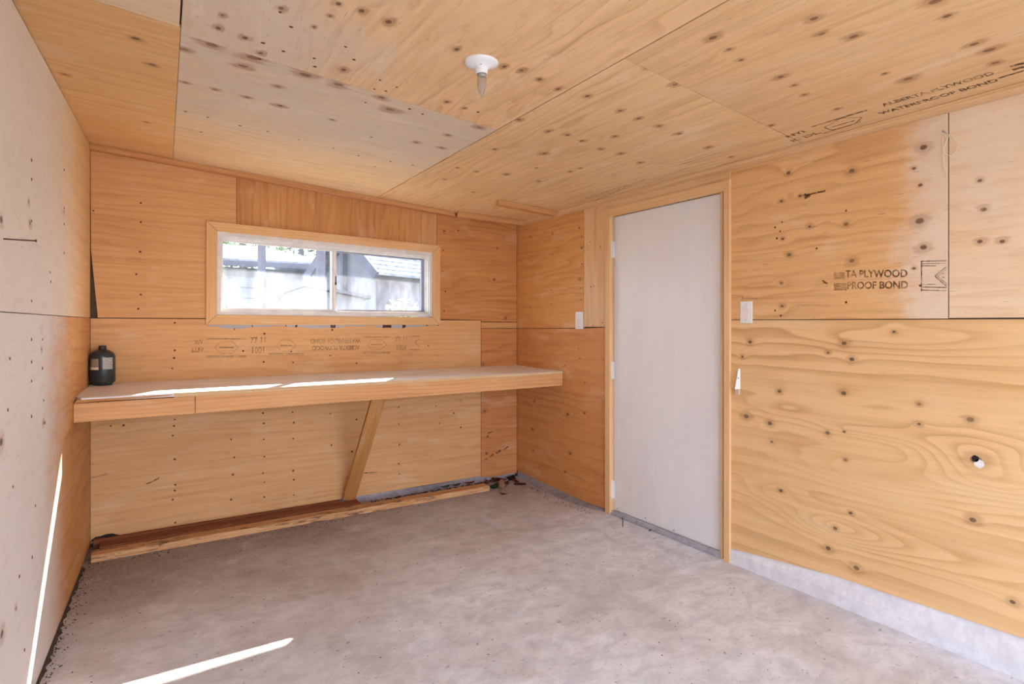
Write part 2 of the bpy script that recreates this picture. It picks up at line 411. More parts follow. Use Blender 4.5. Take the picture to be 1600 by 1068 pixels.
# right wall ----------------------------------------------------
DH = (-2.128, -1.172, -.05, 2.062)
wall_right = wall_with_hole('wall_right', lambda bm, a, b, c, d: box(bm, (.0125, a, b), (.11, c, d)), (-5.35, -.15), (.012, 2.40), DH, 'plywood clad right wall with the white door')
topr = lambda Y: zc(0, Y)-.004
R1k = [(829, 370, .007), (863, 365, .007), (905, 356, .009), (909, 387, .010), (906, 435, .010)]
R1 = wood('plywood_right_upper_far', 'e4a868', 'bb7638', K=15, amp=1.4, ring=.45, seed=15, blotch=.3, bcol='cf8a48', knots=knots_on('right', R1k, 'a'))
R2 = ply('plywood_right_filler', 'ebba84', 'c48450', K=15, amp=1.0, ring=.3, seed=16, blotch=.25, grey=.35, gcol='e2c4a0')
R3k = [(835, 627, .010), (832, 670, .013), (833, 703, .010), (887, 647, .015), (891, 708, .014), (883, 737, .012), (913, 645, .012)]
R3 = wood('plywood_right_lower_far', 'e0a066', 'b76f36', K=13, amp=1.4, ring=.4, seed=17, blotch=.35, bcol='c87c40', knots=knots_on('right', R3k, 'a'))
R5k = [(1232, 270, .013), (1331, 267, .015), (1221, 314, .010), (1250, 306, .010), (1223, 373, .009), (1233, 398, .014), (1322, 350, .013), (1331, 407, .014), (1221, 442, .010), (1222, 478, .009),
       (1443, 230, .016), (1428, 263, .009), (1438, 289, .010), (1437, 345, .019), (1443, 386, .015), (1428, 419, .008), (1265, 354, .009)]
def bleach_daylight(lo, hi, top=.8, rough_=.5):  # paler along u: real bleaching on the right wall, painted daylight on the left
    def g(N, uv, noise):
        u = N.sep(uv)[0]
        n2 = N.noise(N.vec('MULTIPLY', uv, (5, 11, 1)), 1, 6, .7, .6)
        k = N.math('ADD', u, N.math('MULTIPLY', N.math('SUBTRACT', noise, .5), rough_))
        k = N.math('ADD', k, N.math('MULTIPLY', N.math('SUBTRACT', n2, .5), rough_*.9))
        return N.step(k, lo, hi, 0, top)
    return g
R5 = ply('plywood_right_upper', 'ecb476', 'c27a3c', K=17, amp=1.5, ring=.5, seed=18, blotch=.28, bcol='d48f4c', knots=knots_on('right', R5k, 'a'), kb=.9, gfun=bleach_daylight(-2.98, -3.16, .85, .42), gcol='eed8c2')
R6k = [(1537, 327, .012), (1531, 377, .011), (1566, 377, .010), (1531, 282, .009)]
R6 = ply('plywood_right_bleached', 'efcaa2', 'd2a06a', K=14, amp=1.3, ring=.35, seed=19, blotch=.2, knots=knots_on('right', R6k, 'a'), grey=.5, gcol='f0dfcc', fleck=.3)
R7k = [(1172, 534, .013), (1319, 536, .014), (1331, 561, .013), (1160, 557, .009), (1218, 611, .012), (1318, 614, .014), (1166, 650, .018), (1203, 661, .015), (1293, 676, .013), (1319, 674, .008),
       (1516, 655, .015), (1436, 662, .009), (1436, 631, .008), (1525, 718, .022), (1206, 690, .009), (1321, 718, .011), (1220, 766, .013), (1329, 801, .010), (1520, 812, .014), (1294, 856, .014), (1338, 887, .015), (1582, 940, .011), (1397, 518, .008), (1294, 551, .007), (1305, 825, .012)]
SW7 = [on_right(px, py)+(ru, rv, am) for px, py, ru, rv, am in ((1305, 823, .20, .055, 4.2), (1375, 745, .30, .06, 3.2), (1572, 755, .20, .06, 4.0), (1522, 716, .16, .06, 3.0), (1345, 672, .18, .025, 1.6), (1230, 640, .16, .04, 1.5), (1500, 690, .35, .05, 2.0), (1210, 770, .14, .05, 2.0), (1420, 530, .35, .05, 2.2), (1430, 860, .3, .05, 1.8))]
R7 = ply('plywood_right_lower', 'edbd82', 'bf7a38', K=10, amp=.75, ring=.62, swirls=SW7, rub=.12, seed=20.6, blotch=.15, bcol='dba05c', knots=knots_on('right', R7k, 'a'), kb=.7, fleck=.12, knotcol='4a3830', wscale=(.3, 1.5), fiber=.2, streak=.2)
panel(wall_right, 'right', [(-.001, topr(0)), (-.892, topr(-.9)), (-.892, 1.278), (-.001, 1.268)], R1)
panel(wall_right, 'right', [(-.896, topr(-.9)), (-1.14, topr(-1.1)), (-1.14, 1.286), (-.896, 1.286)], R2, 'b')
panel(wall_right, 'right', [(-.001, 1.264), (-.892, 1.273), (-1.14, 1.282), (-1.14, .018), (-.9, .014), (-.687, .019), (-.251, .037), (-.001, .05)], R3)
panel(wall_right, 'right', [(-1.144, topr(-1.1)), (-2.148, topr(-2.1)), (-2.148, 2.065), (-1.144, 2.065)], R2, 'a')
panel(wall_right, 'right', [(-2.152, topr(-2.1)), (-3.182, topr(-3.2)), (-3.182, 1.330), (-2.152, 1.331)], R5)
panel(wall_right, 'right', [(-3.187, topr(-3.2)), (-5.25, topr(-5.2)), (-5.25, 1.33), (-3.187, 1.332)], R6)
panel(wall_right, 'right', [(-2.152, 1.327), (-4.6, 1.324), (-4.6, .165), (-3.423, .152), (-2.714, .129), (-2.152, .076)], R7)
panel(wall_right, 'right', [(-4.604, 1.324), (-5.25, 1.324), (-5.25, .165), (-4.604, .165)], R6)
nail_heads(wall_right, 'right', [(829, 393), (830, 408), (830, 440), (830, 465), (829, 480), (863, 390), (863, 398), (862, 438), (862, 453), (862, 468), (862, 475), (909, 370), (909, 412), (907, 450), (908, 468), (908, 487),
    (904, 545), (906, 560), (883, 571), (880, 572), (914, 597), (922, 378), (938, 385), (923, 448), (928, 447), (941, 504), (927, 508), (1222, 347), (1211, 355), (1219, 361), (1214, 372), (1322, 329), (1211, 485), (1220, 493), (1438, 446), (1276, 388), (1322, 472), (1288, 441), (1258, 303)], .0055)
# left wall -----------------------------------------------------
bm = bmesh.new(); poly(bm, [(Lx(.1)-.0125, .1, -.15), (Lx(-5.35)-.0125, -5.35, -.15), (Lx(-5.35)-.0125, -5.35, 2.5), (Lx(.1)-.0125, .1, 2.5)], (-.09, 0, 0))
wall_left = structure(link('wall_left', bm, M['gap']), 'pale plywood left wall seen at a grazing angle')
topl = lambda Y: zc(Lx(Y), Y)-.004
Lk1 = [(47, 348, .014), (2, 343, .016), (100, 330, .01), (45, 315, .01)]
L1 = ply('plywood_left_upper', 'e6b87e', 'c08648', K=12, amp=1.2, ring=.3, seed=22, blotch=.2, gfun=bleach_daylight(-.1, -1.5, .85), gcol='ece5de', fleck=.3, knots=knots_on('left', Lk1, 'a'))  # daylight fading towards the corner is painted into the colour
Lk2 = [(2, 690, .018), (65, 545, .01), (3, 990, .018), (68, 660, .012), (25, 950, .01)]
L2 = ply('plywood_left_lower', 'dc9a58', 'b0692e', K=12, amp=1.2, ring=.35, seed=24, blotch=.25, gfun=bleach_daylight(-.75, -1.45, .9), gcol='ebe6e2', fleck=.35, knots=knots_on('left', Lk2, 'a'))  # orange end paints the bench's shade, pale end the daylight beyond it
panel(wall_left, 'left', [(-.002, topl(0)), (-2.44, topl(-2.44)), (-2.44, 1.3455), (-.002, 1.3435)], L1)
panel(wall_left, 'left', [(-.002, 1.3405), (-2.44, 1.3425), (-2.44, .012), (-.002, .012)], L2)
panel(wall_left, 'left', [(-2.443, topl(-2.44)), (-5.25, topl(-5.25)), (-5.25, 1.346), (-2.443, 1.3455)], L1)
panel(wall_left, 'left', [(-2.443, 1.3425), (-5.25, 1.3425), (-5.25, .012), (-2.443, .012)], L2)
nail_heads(wall_left, 'left', [(49, y) for y in (250, 280, 345, 470, 530, 565, 595, 650)]+[(100, y) for y in (265, 325, 350, 395)]+[(66, 530), (66, 575), (68, 625), (70, 660), (55, 790), (50, 870), (38, 1015), (79, 440), (78, 425), (30, 900), (20, 760), (15, 560), (12, 640)])
# ceiling -------------------------------------------------------
bm = bmesh.new(); n = 12
gv = [[bm.verts.new((X, Y, zc(X, Y)+.0125)) for Y in [.1-5.45*j/n for j in range(n+1)]] for X in [-3.3+3.4*i/n for i in range(n+1)]]
gw = [[bm.verts.new(v.co+Vector((0, 0, .08))) for v in r] for r in gv]
for i in range(n):
    for j in range(n):
        bm.faces.new((gv[i][j], gv[i][j+1], gv[i+1][j+1], gv[i+1][j])); bm.faces.new((gw[i][j], gw[i+1][j], gw[i+1][j+1], gw[i][j+1]))
for k in range(n):
    bm.faces.new((gv[k][0], gv[k+1][0], gw[k+1][0], gw[k][0])); bm.faces.new((gv[k+1][n], gv[k][n], gw[k][n], gw[k+1][n]))
    bm.faces.new((gv[0][k+1], gv[0][k], gw[0][k], gw[0][k+1])); bm.faces.new((gv[n][k], gv[n][k+1], gw[n][k+1], gw[n][k]))
ceiling = structure(link('ceiling', bm, M['gap']), 'low sloping plywood ceiling')
cA0, cA1, cB1, cB2, cBb, cM, cC0, cC1, cC2, cD1 = [on_ceil(*p) for p in ((143, 0), (280, 43), (281, 50), (270, 238), (280, 52), (773, 202), (600, 302), (980, 92), (1130, 0), (1230, 215))]
C1k = [(287, 77, .018), (331, 70, .024), (395, 90, .026), (380, 103, .02), (477, 117, .026), (529, 132, .022), (610, 171, .024), (596, 152, .018), (434, 135, .014), (437, 165, .016), (386, 152, .014), (336, 140, .014), (290, 129, .012), (519, 187, .014), (749, 199, .016), (700, 211, .014), (690, 231, .014), (650, 222, .014)]
def greyband(N, uv, noise):
    v = N.sep(uv)[1]
    k = N.math('ADD', v, N.math('MULTIPLY', N.math('SUBTRACT', noise, .5), .55))
    n2 = N.noise(N.vec('MULTIPLY', uv, (3, 6, 1)), 1, 6, .7, .8)
    return N.math('MULTIPLY', N.step(k, -.6, -1.35, 0, .75), N.step(n2, .25, .6, .45, 1))
C1m = ply('plywood_ceiling_weathered', 'e8c596', 'c4935a', K=12, amp=1.4, ring=.35, seed=26, blotch=.3, bcol='dca868', knots=knots_on('ceil', C1k, 'a'), gfun=greyband, gcol='d6c9ba', knotcol='7a5640', halo=.55, rub=.4)
C2k = [(811, 187, .014), (857, 205, .013), (887, 211, .015), (909, 220, .016), (918, 150, .014), (969, 173, .013), (998, 185, .013), (1030, 197, .014), (1061, 209, .014), (1055, 132, .013), (1012, 103, .016), (939, 233, .013), (970, 240, .013), (1000, 254, .013), (851, 240, .017), (773, 233, .013), (961, 213, .013), (1107, 230, .012), (792, 272, .017), (745, 268, .012), (891, 268, .014), (695, 280, .010), (740, 300, .010), (838, 262, .010), (842, 283, .010), (907, 263, .010), (715, 262, .011), (1142, 245, .011)]
C2m = ply('plywood_ceiling_right_far', 'e9bd84', 'c48c52', K=13, amp=1.5, ring=.4, seed=28, blotch=.25, knots=knots_on('ceil', C2k, 'b'), kb=.9, knotcol='6a4028', halo=.5, rub=.28)
C3k = [(607, 34, .015), (565, 17, .013), (537, 109, .014), (516, 25, .008), (491, 42, .008), (714, 77, .013), (788, 104, .012), (815, 110, .012), (843, 124, .012), (872, 139, .012), (844, 195, .010), (698, 159, .013), (726, 169, .010), (439, 13, .012), (341, 44, .013), (383, 59, .014), (407, 83, .012), (348, 24, .008), (529, 6, .012)]
def greyleft(N, uv, noise):
    v = N.sep(uv)[1]
    k = N.math('ADD', v, N.math('MULTIPLY', N.math('SUBTRACT', noise, .5), .9))
    return N.step(k, -1.95, -2.35, 0, .8)
C3m = ply('plywood_ceiling_centre', 'eec08a', 'c48a4e', K=12, amp=1.9, ring=.5, seed=30, blotch=.2, knots=knots_on('ceil', C3k, 'b'), kb=.9, gfun=greyleft, gcol='dccbb6', wscale=(.7, 2.2), halo=.55, rub=.4)
C4k = [(1272, 29, .014), (1334, 57, .016), (1284, 53, .012), (1220, 120, .014), (1419, 123, .018), (1522, 69, .015), (1546, 78, .02), (1555, 98, .013), (1480, 25, .014), (1462, 2, .02), (1308, 170, .012), (1382, 115, .011), (1205, 196, .012), (1256, 148, .010), (1241, 133, .010), (1139, 77, .010), (1158, 94, .010), (1114, 59, .016)]
C4m = ply('plywood_ceiling_right_near', 'e6b67e', 'c0844a', K=14, amp=1.3, ring=.4, seed=32, blotch=.3, grey=.3, gcol='d9b892', knots=knots_on('ceil', C4k, 'b'), kb=.9, knotcol='6a4430', halo=.5, rub=.28)
C5k = [(212, 60, .016), (238, 101, .016), (229, 191, .009), (101, 116, .009)]
C5m = ply('plywood_ceiling_left_strip', 'e6b070', 'bf8040', K=13, amp=1.0, ring=.35, seed=34, blotch=.35, bcol='d89a54', knots=knots_on('ceil', C5k, 'a'), halo=.5, rub=.28)
C6m = ply('plywood_ceiling_left_near', 'e8c79c', 'c4935c', K=13, amp=1.2, ring=.35, seed=36, blotch=.2, grey=.5, gcol='d8c8b4')
g = .003
xr = -.001
cx_ = lambda Y: -1.257+.029*Y
lx_ = lambda Y: -2.565+.033*Y
panel(ceiling, 'ceil', [(lx_(0)+g, -.001), (cx_(0)-g, -.001), (cx_(-1.84)-g, -1.84), (lx_(-1.96)+g, -1.96)], C1m, 'a')
panel(ceiling, 'ceil', [(cx_(0)+g, -.001), (xr, -.001), (xr, -2.598), (cx_(-2.735)+g, -2.735)], C2m, 'b')
panel(ceiling, 'ceil', [(lx_(-1.963)+g, -1.963), (cx_(-1.843)-g, -1.843), (cx_(-5.25)-g, -5.25), (lx_(-5.25)+g, -5.25)], C3m, 'b')
panel(ceiling, 'ceil', [(cx_(-2.738)+g, -2.738), (xr, -2.601), (xr, -5.25), (cx_(-5.25)+g, -5.25)], C4m, 'b')
panel(ceiling, 'ceil', [(-3.0, -.001), (lx_(0)+.0012, -.001), (lx_(-2.008)+.0012, -2.008), (-3.085, -2.06)], C5m, 'a')
panel(ceiling, 'ceil', [(-3.085, -2.064), (lx_(-2.012)-g, -2.012), (lx_(-5.25)-g, -5.25), (-3.25, -5.25)], C6m, 'a')
nail_heads(ceiling, 'ceil', [(290, 174), (325, 183), (314, 206), (375, 196), (418, 205), (467, 218), (521, 231), (439, 165), (571, 160), (594, 125), (603, 142), (553, 93), (540, 73), (491, 91), (492, 104), (411, 67), (406, 92), (443, 80), (455, 42), (438, 19), (585, 139), (620, 136), (747, 175), (660, 178), (640, 170), (586, 260), (610, 252), (645, 258), (560, 243), (580, 214)], .007)
# front wall and roof (behind the camera, open garage front) -----
wf = wall_with_hole('wall_front', lambda bm, a, b, c, d: box(bm, (a, -5.35, b), (c, -5.255, d)), (-3.35, -.15), (.11, 2.45), (-3.05, -.15, -.15, 2.10), 'front wall around the open garage doorway')
bm = bmesh.new()
def rz(X): return 2.45-.055*X
hexa(bm, [(-3.8, -5.7, rz(-3.8)), (.6, -5.7, rz(.6)), (.6, .985, rz(.6)), (-3.8, .985, rz(-3.8)), (-3.8, -5.7, rz(-3.8)+.1), (.6, -5.7, rz(.6)+.1), (.6, .985, rz(.6)+.1), (-3.8, .985, rz(-3.8)+.1)])  # back eave is an added sun blocker, leaving only a thin sheet of light
structure(link('roof', bm, plain('roof_boards', '8a7460', .8)), 'shed roof with a deep eave added to block sun at the window')

# ---------------------------------------------------------------- curb along the right wall (concrete footing)
bm = bmesh.new()
sec = [(-2.152, .076), (-2.45, .106), (-2.714, .129), (-3.05, .142), (-3.423, .152), (-4.2, .162), (-5.25, .166)]
rows = []
for Y, zt in sec:
    hz = min(.066, zt-.004)
    rows.append([bm.verts.new(p) for p in ((-.013, Y, 0), (-.012, Y, hz-.006), (-.008, Y, hz), (.004, Y, (hz+zt)/2), (.0115, Y, zt), (.0115, Y, 0))])
for a, b in zip(rows, rows[1:]):
    for k in range(6): bm.faces.new((a[k], b[k], b[(k+1) % 6], a[(k+1) % 6]))
bm.faces.new(rows[0]); bm.faces.new(rows[-1][::-1])
structure(link('baseboard_right', bm, M['curb']), 'low pale concrete curb under the right wall')
bm = bmesh.new(); rows = []
for Y, zt, e in ((-.015, .05, .012), (-.12, .045, .02), (-.25, .036, .045), (-.45, .028, .07), (-.7, .019, .08), (-.9, .014, .075), (-1.05, .014, .04), (-1.118, .014, .012)):
    rows.append([bm.verts.new(p) for p in ((-e, Y, 0), (-e*.75, Y, zt*.3), (.0, Y, zt-.002), (.0115, Y, zt), (.0115, Y, 0))])
for a, b in zip(rows, rows[1:]):
    for k in range(5): bm.faces.new((a[k], b[k], b[(k+1) % 5], a[(k+1) % 5]))
bm.faces.new(rows[0]); bm.faces.new(rows[-1][::-1])
structure(link('trim_1', bm, M['footing']), 'rough concrete footing left of the door')
bm = bmesh.new(); rows = []
for i in range(15):
    X = -2.97+i*.21; e = .008+.006*math.sin(i*2.3); zt = .045+.004*math.sin(i*1.7)
    rows.append([bm.verts.new(p) for p in ((X, -e, 0), (X, -e*.5, zt*.6), (X, .004, zt), (X, .0115, zt), (X, .0115, 0))])
for a, b in zip(rows, rows[1:]):
    for k in range(5): bm.faces.new((a[k], b[k], b[(k+1) % 5], a[(k+1) % 5]))
bm.faces.new(rows[0]); bm.faces.new(rows[-1][::-1])
structure(link('trim_2', bm, M['footing']), 'concrete footing under the back wall')

# ---------------------------------------------------------------- ceiling battens
def batten(name, pts, w, h, mat, label):
    """strip fixed under the ceiling; pts = two plan lines (wall side, room side)"""
    bm = bmesh.new(); (a, b), (c, d) = pts
    cs = [(a, 0), (d, 0)]
    q = []
    for P_ in (a, b):
        pass
    A = [Vector((x, y, zc(x, y)-.0006)) for x, y in (a, b, d, c)]
    B = [p-Vector((0, 0, h)) for p in A]
    hexa(bm, B+A)
    ax = A[1]-A[0]
    bmesh.ops.recalc_face_normals(bm, faces=bm.faces); bevel(bm, .002)
    bmesh.ops.recalc_face_normals(bm, faces=bm.faces); bm.normal_update(); setuv(bm, longuv(ax))
    return link(name, bm, mat, recalc=False)
t1 = structure(batten('trim_3', (((-2.985, -.0015), (-.62, -.0015)), ((-2.985, -.050), (-.62, -.050))), 0, .034, M['batten'], ''), 'long thin batten between ceiling and back wall')
t2 = structure(batten('trim_4', (((-.0015, -.06), (-.0015, -5.2)), ((-.066, -.06), (-.066, -5.2))), 0, .021, M['battenlight'], ''), 'batten between ceiling and right wall')
l1 = tag(batten('wooden_lath', (((-.605, -.053), (-.07, -.150)), ((-.615, -.085), (-.07, -.20))), 0, .040, M['batten'], ''), 'short brown lath nailed skew into the far ceiling corner above the back wall', 'lath')
e0, e1 = on_ceil(773, 300), on_ceil(918, 322)
l2 = tag(batten('wooden_lath', (((-.575, -.60), (-.069, -.60)), ((-.585, -.662), (-.069, -.662))), 0, .036, M['batten'], ''), 'brown lath under the ceiling butting against the right batten left of the door', 'lath')

# ---------------------------------------------------------------- window
win = structure(thing('window_1', None, None, (-1.55, 0, 1.63)), 'long low sliding window with wooden surround and white frame')
TY = -.019
def bp(px, py, Y): x, z = on_back(px, py, Y); return Vector((x, Y, z))
To = [bp(322.5, 344.8, TY), bp(688.5, 383.5, TY), bp(688.3, 507.3, TY), bp(322, 507.2, TY)]
Ti = [bp(340, 361, TY), bp(676, 394.3, TY), bp(675.8, 495.5, TY), bp(339, 491.4, TY)]
for k, gr in ((0, (1, 0, 0)), (1, (0, 0, 1)), (2, (1, 0, 0)), (3, (0, 0, 1))):
    a, b, c, d = To[k], To[(k+1) % 4], Ti[(k+1) % 4], Ti[k]
    s = (b-a).normalized()*.0012
    shape('trim_board', [a+s, b-s, c-s, d+s], (0, .0185, 0), M['trimwood'], win, gr, .0012)
# white frame: front lip, deep liner, sill
FO = [Vector((p.x, 0, p.z)) for p in (bp(339, 360, TY+.004), bp(676.5, 393.5, TY+.004), bp(676.3, 496, TY+.004), bp(338.5, 492, TY+.004))]
fx0, fx1 = FO[0].x+.001, FO[1].x-.001
fzb, fztl, fztr = FO[3].z+.001, FO[0].z-.001, FO[1].z-.001
def ztop(x): return fztl+(fztr-fztl)*(x-fx0)/(fx1-fx0)
bm = bmesh.new()
def ring(bm, o, i, y0, y1):
    for k in range(4):
        a, b, c, d = o[k], o[(k+1) % 4], i[(k+1) % 4], i[k]
        poly(bm, [(p[0], y0, p[1]) for p in (a, b, c, d)], (0, y1-y0, 0))
outer = [(fx0, ztop(fx0)), (fx1, ztop(fx1)), (fx1, fzb), (fx0, fzb)]
def inset(q, l, r, t, b): return [(q[0][0]+l, q[0][1]-t), (q[1][0]-r, q[1][1]-t), (q[2][0]-r, q[2][1]+b), (q[3][0]+l, q[3][1]+b)]
in1 = inset(outer, .022, .026, .03, .024)
ring(bm, outer, in1, -.012, .004)
in2 = inset(outer, .028, .034, .042, .03)
ring(bm, outer, in2, .0045, .03)
in3 = inset(outer, .034, .04, .05, .036)
ring(bm, outer, in3, .0305, .095)
bmesh.ops.recalc_face_normals(bm, faces=bm.faces)
link('window_frame', bm, M['vinyl'], win)
# glass
def glassmat():
    N = NT('dusty_window_glass')
    tr = N.n('ShaderNodeBsdfTransparent'); gl = N.n('ShaderNodeBsdfGlossy'); gl.inputs['Roughness'].default_value = .03
    df = N.n('ShaderNodeBsdfTranslucent'); df.inputs['Color'].default_value = (.9, .92, 1, 1)
    fz = N.n('ShaderNodeLayerWeight'); fz.inputs['Blend'].default_value = .5
    dust = N.step(N.noise(N.vec('MULTIPLY', N.obj(), (6, 6, 2)), 1, 5, .6), .35, .75, .03, .12)
    m1 = N.n('ShaderNodeMixShader'); N.put(m1.inputs[0], N.math('MULTIPLY_ADD', N.math('POWER', fz.outputs['Facing'], 4), .7, .04)); N.t.links.new(tr.outputs[0], m1.inputs[1]); N.t.links.new(gl.outputs[0], m1.inputs[2])
    m2 = N.n('ShaderNodeMixShader'); N.put(m2.inputs[0], dust); N.t.links.new(m1.outputs[0], m2.inputs[1]); N.t.links.new(df.outputs[0], m2.inputs[2])
    o = N.n('ShaderNodeOutputMaterial'); N.t.links.new(m2.outputs[0], o.inputs[0]); return N.m
M['glass'] = glassmat()
xm = on_back(521, 440, .04)[0]
def sash(x0, x1, y0, y1, w, wb, mat):
    zt0, zt1 = in3[0][1]-.0005, in3[1][1]-.0005
    zt = lambda x: zt0+(zt1-zt0)*(x-in3[0][0])/(in3[1][0]-in3[0][0])
    o = [(x0, zt(x0)), (x1, zt(x1)), (x1, in3[2][1]+.0005), (x0, in3[3][1]+.0005)]
    i = inset(o, w[0], w[1], w[2], w[3])
    bm = bmesh.new(); ring(bm, o, i, y0, y1)
    s = link('sash', bm, mat, win)
    ym = (y0+y1)/2
    bm = bmesh.new(); v = [bm.verts.new((p[0], ym, p[1])) for p in i]; bm.faces.new(v)
    pn = link('pane', bm, M['glass'], s)
    return s
s1 = sash(in3[0][0]+.0005, xm+.02, .034, .058, (.006, .034, .008, .010), 0, M['vinyl'])
s2 = sash(xm-.014, in3[1][0]-.0005, .062, .086, (.03, in3[1][0]-on_back(657.5, 445, .074)[0], .010, .010), 0, M['vinyl_shade'])
bm = bmesh.new(); box(bm, (xm+.0, .016, in3[3][1]+.004), (xm+.016, .0335, in3[0][1]-.012)); bevel(bm, .002)
link('meeting_stile', bm, M['vinyl'], win)
bm = bmesh.new(); zl = on_back(523, 443, .01)[1]
box(bm, (xm+.003, .004, zl-.008), (xm+.014, .0158, zl+.012)); box(bm, (xm+.006, .0, zl+.0), (xm+.011, .0158, zl+.055)); bevel(bm, .0015)
o = link('latch', bm, M['rust'], win); o['label'] = 'small dark sash latch'
# foam, its shadowy gaps painted dark in the colour, showing below the bottom trim board
N = NT('grey_sealing_foam'); nn = N.noise(N.vec('MULTIPLY', N.obj(), (14, 1, 1)), 1, 3, .6)
M['foam'] = N.out(N.mix(N.step(nn, .6, .63), lin('b9b2b4'), lin('5a3530')), .9, bump=N.noise(N.obj(), 60, 3), bstr=.5, bdist=.004)
bm = bmesh.new(); rows = []
x0, x1 = on_back(324, 510)[0], on_back(686, 510)[0]
for i in range(60):
    x = x0+(x1-x0)*i/59; hh = (.021+.008*math.sin(i*.31)+.003*math.sin(i*1.1))*(1 if 2 < i < 57 else .5); zt = To[3].z+(To[2].z-To[3].z)*i/59+.004; d = .004+.003*math.sin(i*.9+1)
    if 37 < i < 41: hh *= .45
    rows.append([bm.verts.new(p) for p in ((x, -.0005, zt), (x, -d-.004, zt), (x, -d-.003, zt-hh*.6), (x, -.0015, zt-hh), (x, -.0005, zt-hh))])
for a, b in zip(rows, rows[1:]):
    for k in range(5): bm.faces.new((a[k], b[k], b[(k+1) % 5], a[(k+1) % 5]))
bm.faces.new(rows[0]); bm.faces.new(rows[-1][::-1])
link('foam_strip', bm, M['foam'], win)['label'] = 'ragged grey foam squeezed out below the surround'

# ---------------------------------------------------------------- door
door = structure(thing('door_1', None, None, (0, -1.65, 0)), 'plain white slab door in a pine casing')
SX = .026
ya, _ = on_right(959.3, 400, SX); yb, _ = on_right(1129.5, 500, SX)
zb = on_right(958.8, 795.2, SX)[1]; zt = on_right(1010, 328, SX)[1]
Ncol = NT('white_painted_door'); dn = Ncol.noise(Ncol.vec('MULTIPLY', Ncol.obj(), (8, 8, 2)), 1, 4, .5)
M['door'] = Ncol.out(Ncol.mix(Ncol.step(dn, .3, .75), lin('f3eff0'), lin('efeaec')), .5, spec=.3)
bm = bmesh.new(); box(bm, (SX, yb, zb), (SX+.04, ya, zt)); bevel(bm, .0015); link('door_slab', bm, M['door'], door)
jy0, jy1 = ya+.004, yb-.004
bm = bmesh.new(); box(bm, (-.0005, jy0, .0), (.108, jy0+.016, zt+.02)); box(bm, (-.0005, jy1-.016, .0), (.108, jy1, zt+.02)); box(bm, (-.0005, jy1, zt+.005), (.108, jy0, zt+.02))
box(bm, (SX+.0405, jy0-.02, .0), (.10, jy0-.0005, zt+.004)); box(bm, (SX+.0405, jy1+.0005, .0), (.10, jy1+.02, zt+.004)); box(bm, (SX+.0405, jy1+.021, zt-.015), (.10, jy0-.021, zt+.004))
bm.normal_update(); setuv(bm, longuv((0, 0, 1))); link('door_jamb', bm, M['casing'], door)
cx0, cx1 = -.020, -.0008
yl0, yl1 = on_right(945, 500, cx0)[0], on_right(952.5, 500, cx0)[0]
yr0, yr1 = on_right(1130.6, 500, cx0)[0], on_right(1139.4, 500, cx0)[0]
zh0 = on_right(1100, 305.5, cx0)[1]; zh1 = on_right(1138, 280, cx0)[1]
board('casing_board', (cx0, yl1, .004), (cx1, yl0, zh1-.02), M['casing'], door, (0, 0, 1))
shape('casing_board', [(cx0, yr0, .0), (cx0, yr1, .0), (cx0, yr1, zh1), (cx0, yr0, zh0)], (cx1-cx0, 0, 0), M['casing'], door, (0, 0, 1), .001)
shape('casing_board', [(cx0, yr0+.001, zh0+.001), (cx0, yr1+.001, zh1), (cx0, yl0, zh1), (cx0, yl0, zh1-.019), (cx0, yl1, zh1-.019), (cx0, yl1, zh0+.001)], (cx1-cx0, 0, 0), M['casing'], door, (0, 1, 0), .001)
board('header_board', (-.010, yr1+.004, zh1+.001), (-.0008, yl0+.02, 2.148), M['battenlight'], door, (0, 1, 0))
bm = bmesh.new()
poly(bm, [(-.012, 0, 0), (-.012, 0, .012), (.004, 0, .026), (.02, 0, zb-.005), (.1, 0, zb-.005), (.1, 0, 0)], (0, 1, 0))
for v in bm.verts: v.co.y = jy0-.001 if v.co.y > .5 else jy1+.001
link('threshold', bm, M['threshold'], door)
for (p0, p1) in ((377, 402), (565, 592), (750, 778)):
    z0 = on_right(957, p1, .01)[1]; z1 = on_right(957, p0, .01)[1]
    bm = bmesh.new(); box(bm, (-.004, jy0-.0045, z0), (SX-.001, jy0-.0005, z1))
    for k in range(5):
        a = z0+(z1-z0)*k/5; b = z0+(z1-z0)*(k+.92)/5
        ring_ = [(.012+.0, 0)]
        lathe(bm, [(0, a), (.0055, a), (.0055, b), (0, b)], (.0185, jy0-.0095, 0), seg=10)
    link('hinge', bm, M['white'], door)
bm = bmesh.new()
for (px, py) in ((965, 797), (1008.6, 811.6), (1053, 831)):
    y, z = on_right(px, py-3, SX); lathe(bm, [(.004, 0), (.004, .001), (0, .0014)], (0, 0, 0), seg=8)
    for v in bm.verts:
        if abs(v.co.z) < .01 and abs(v.co.y) < .02 and v.co.x < .02: v.co = Vector((SX-v.co.z-.0003, y+v.co.x, z+v.co.y))
o = link('bottom_screws', bm, M['nail'], door); o['kind'] = 'stuff'

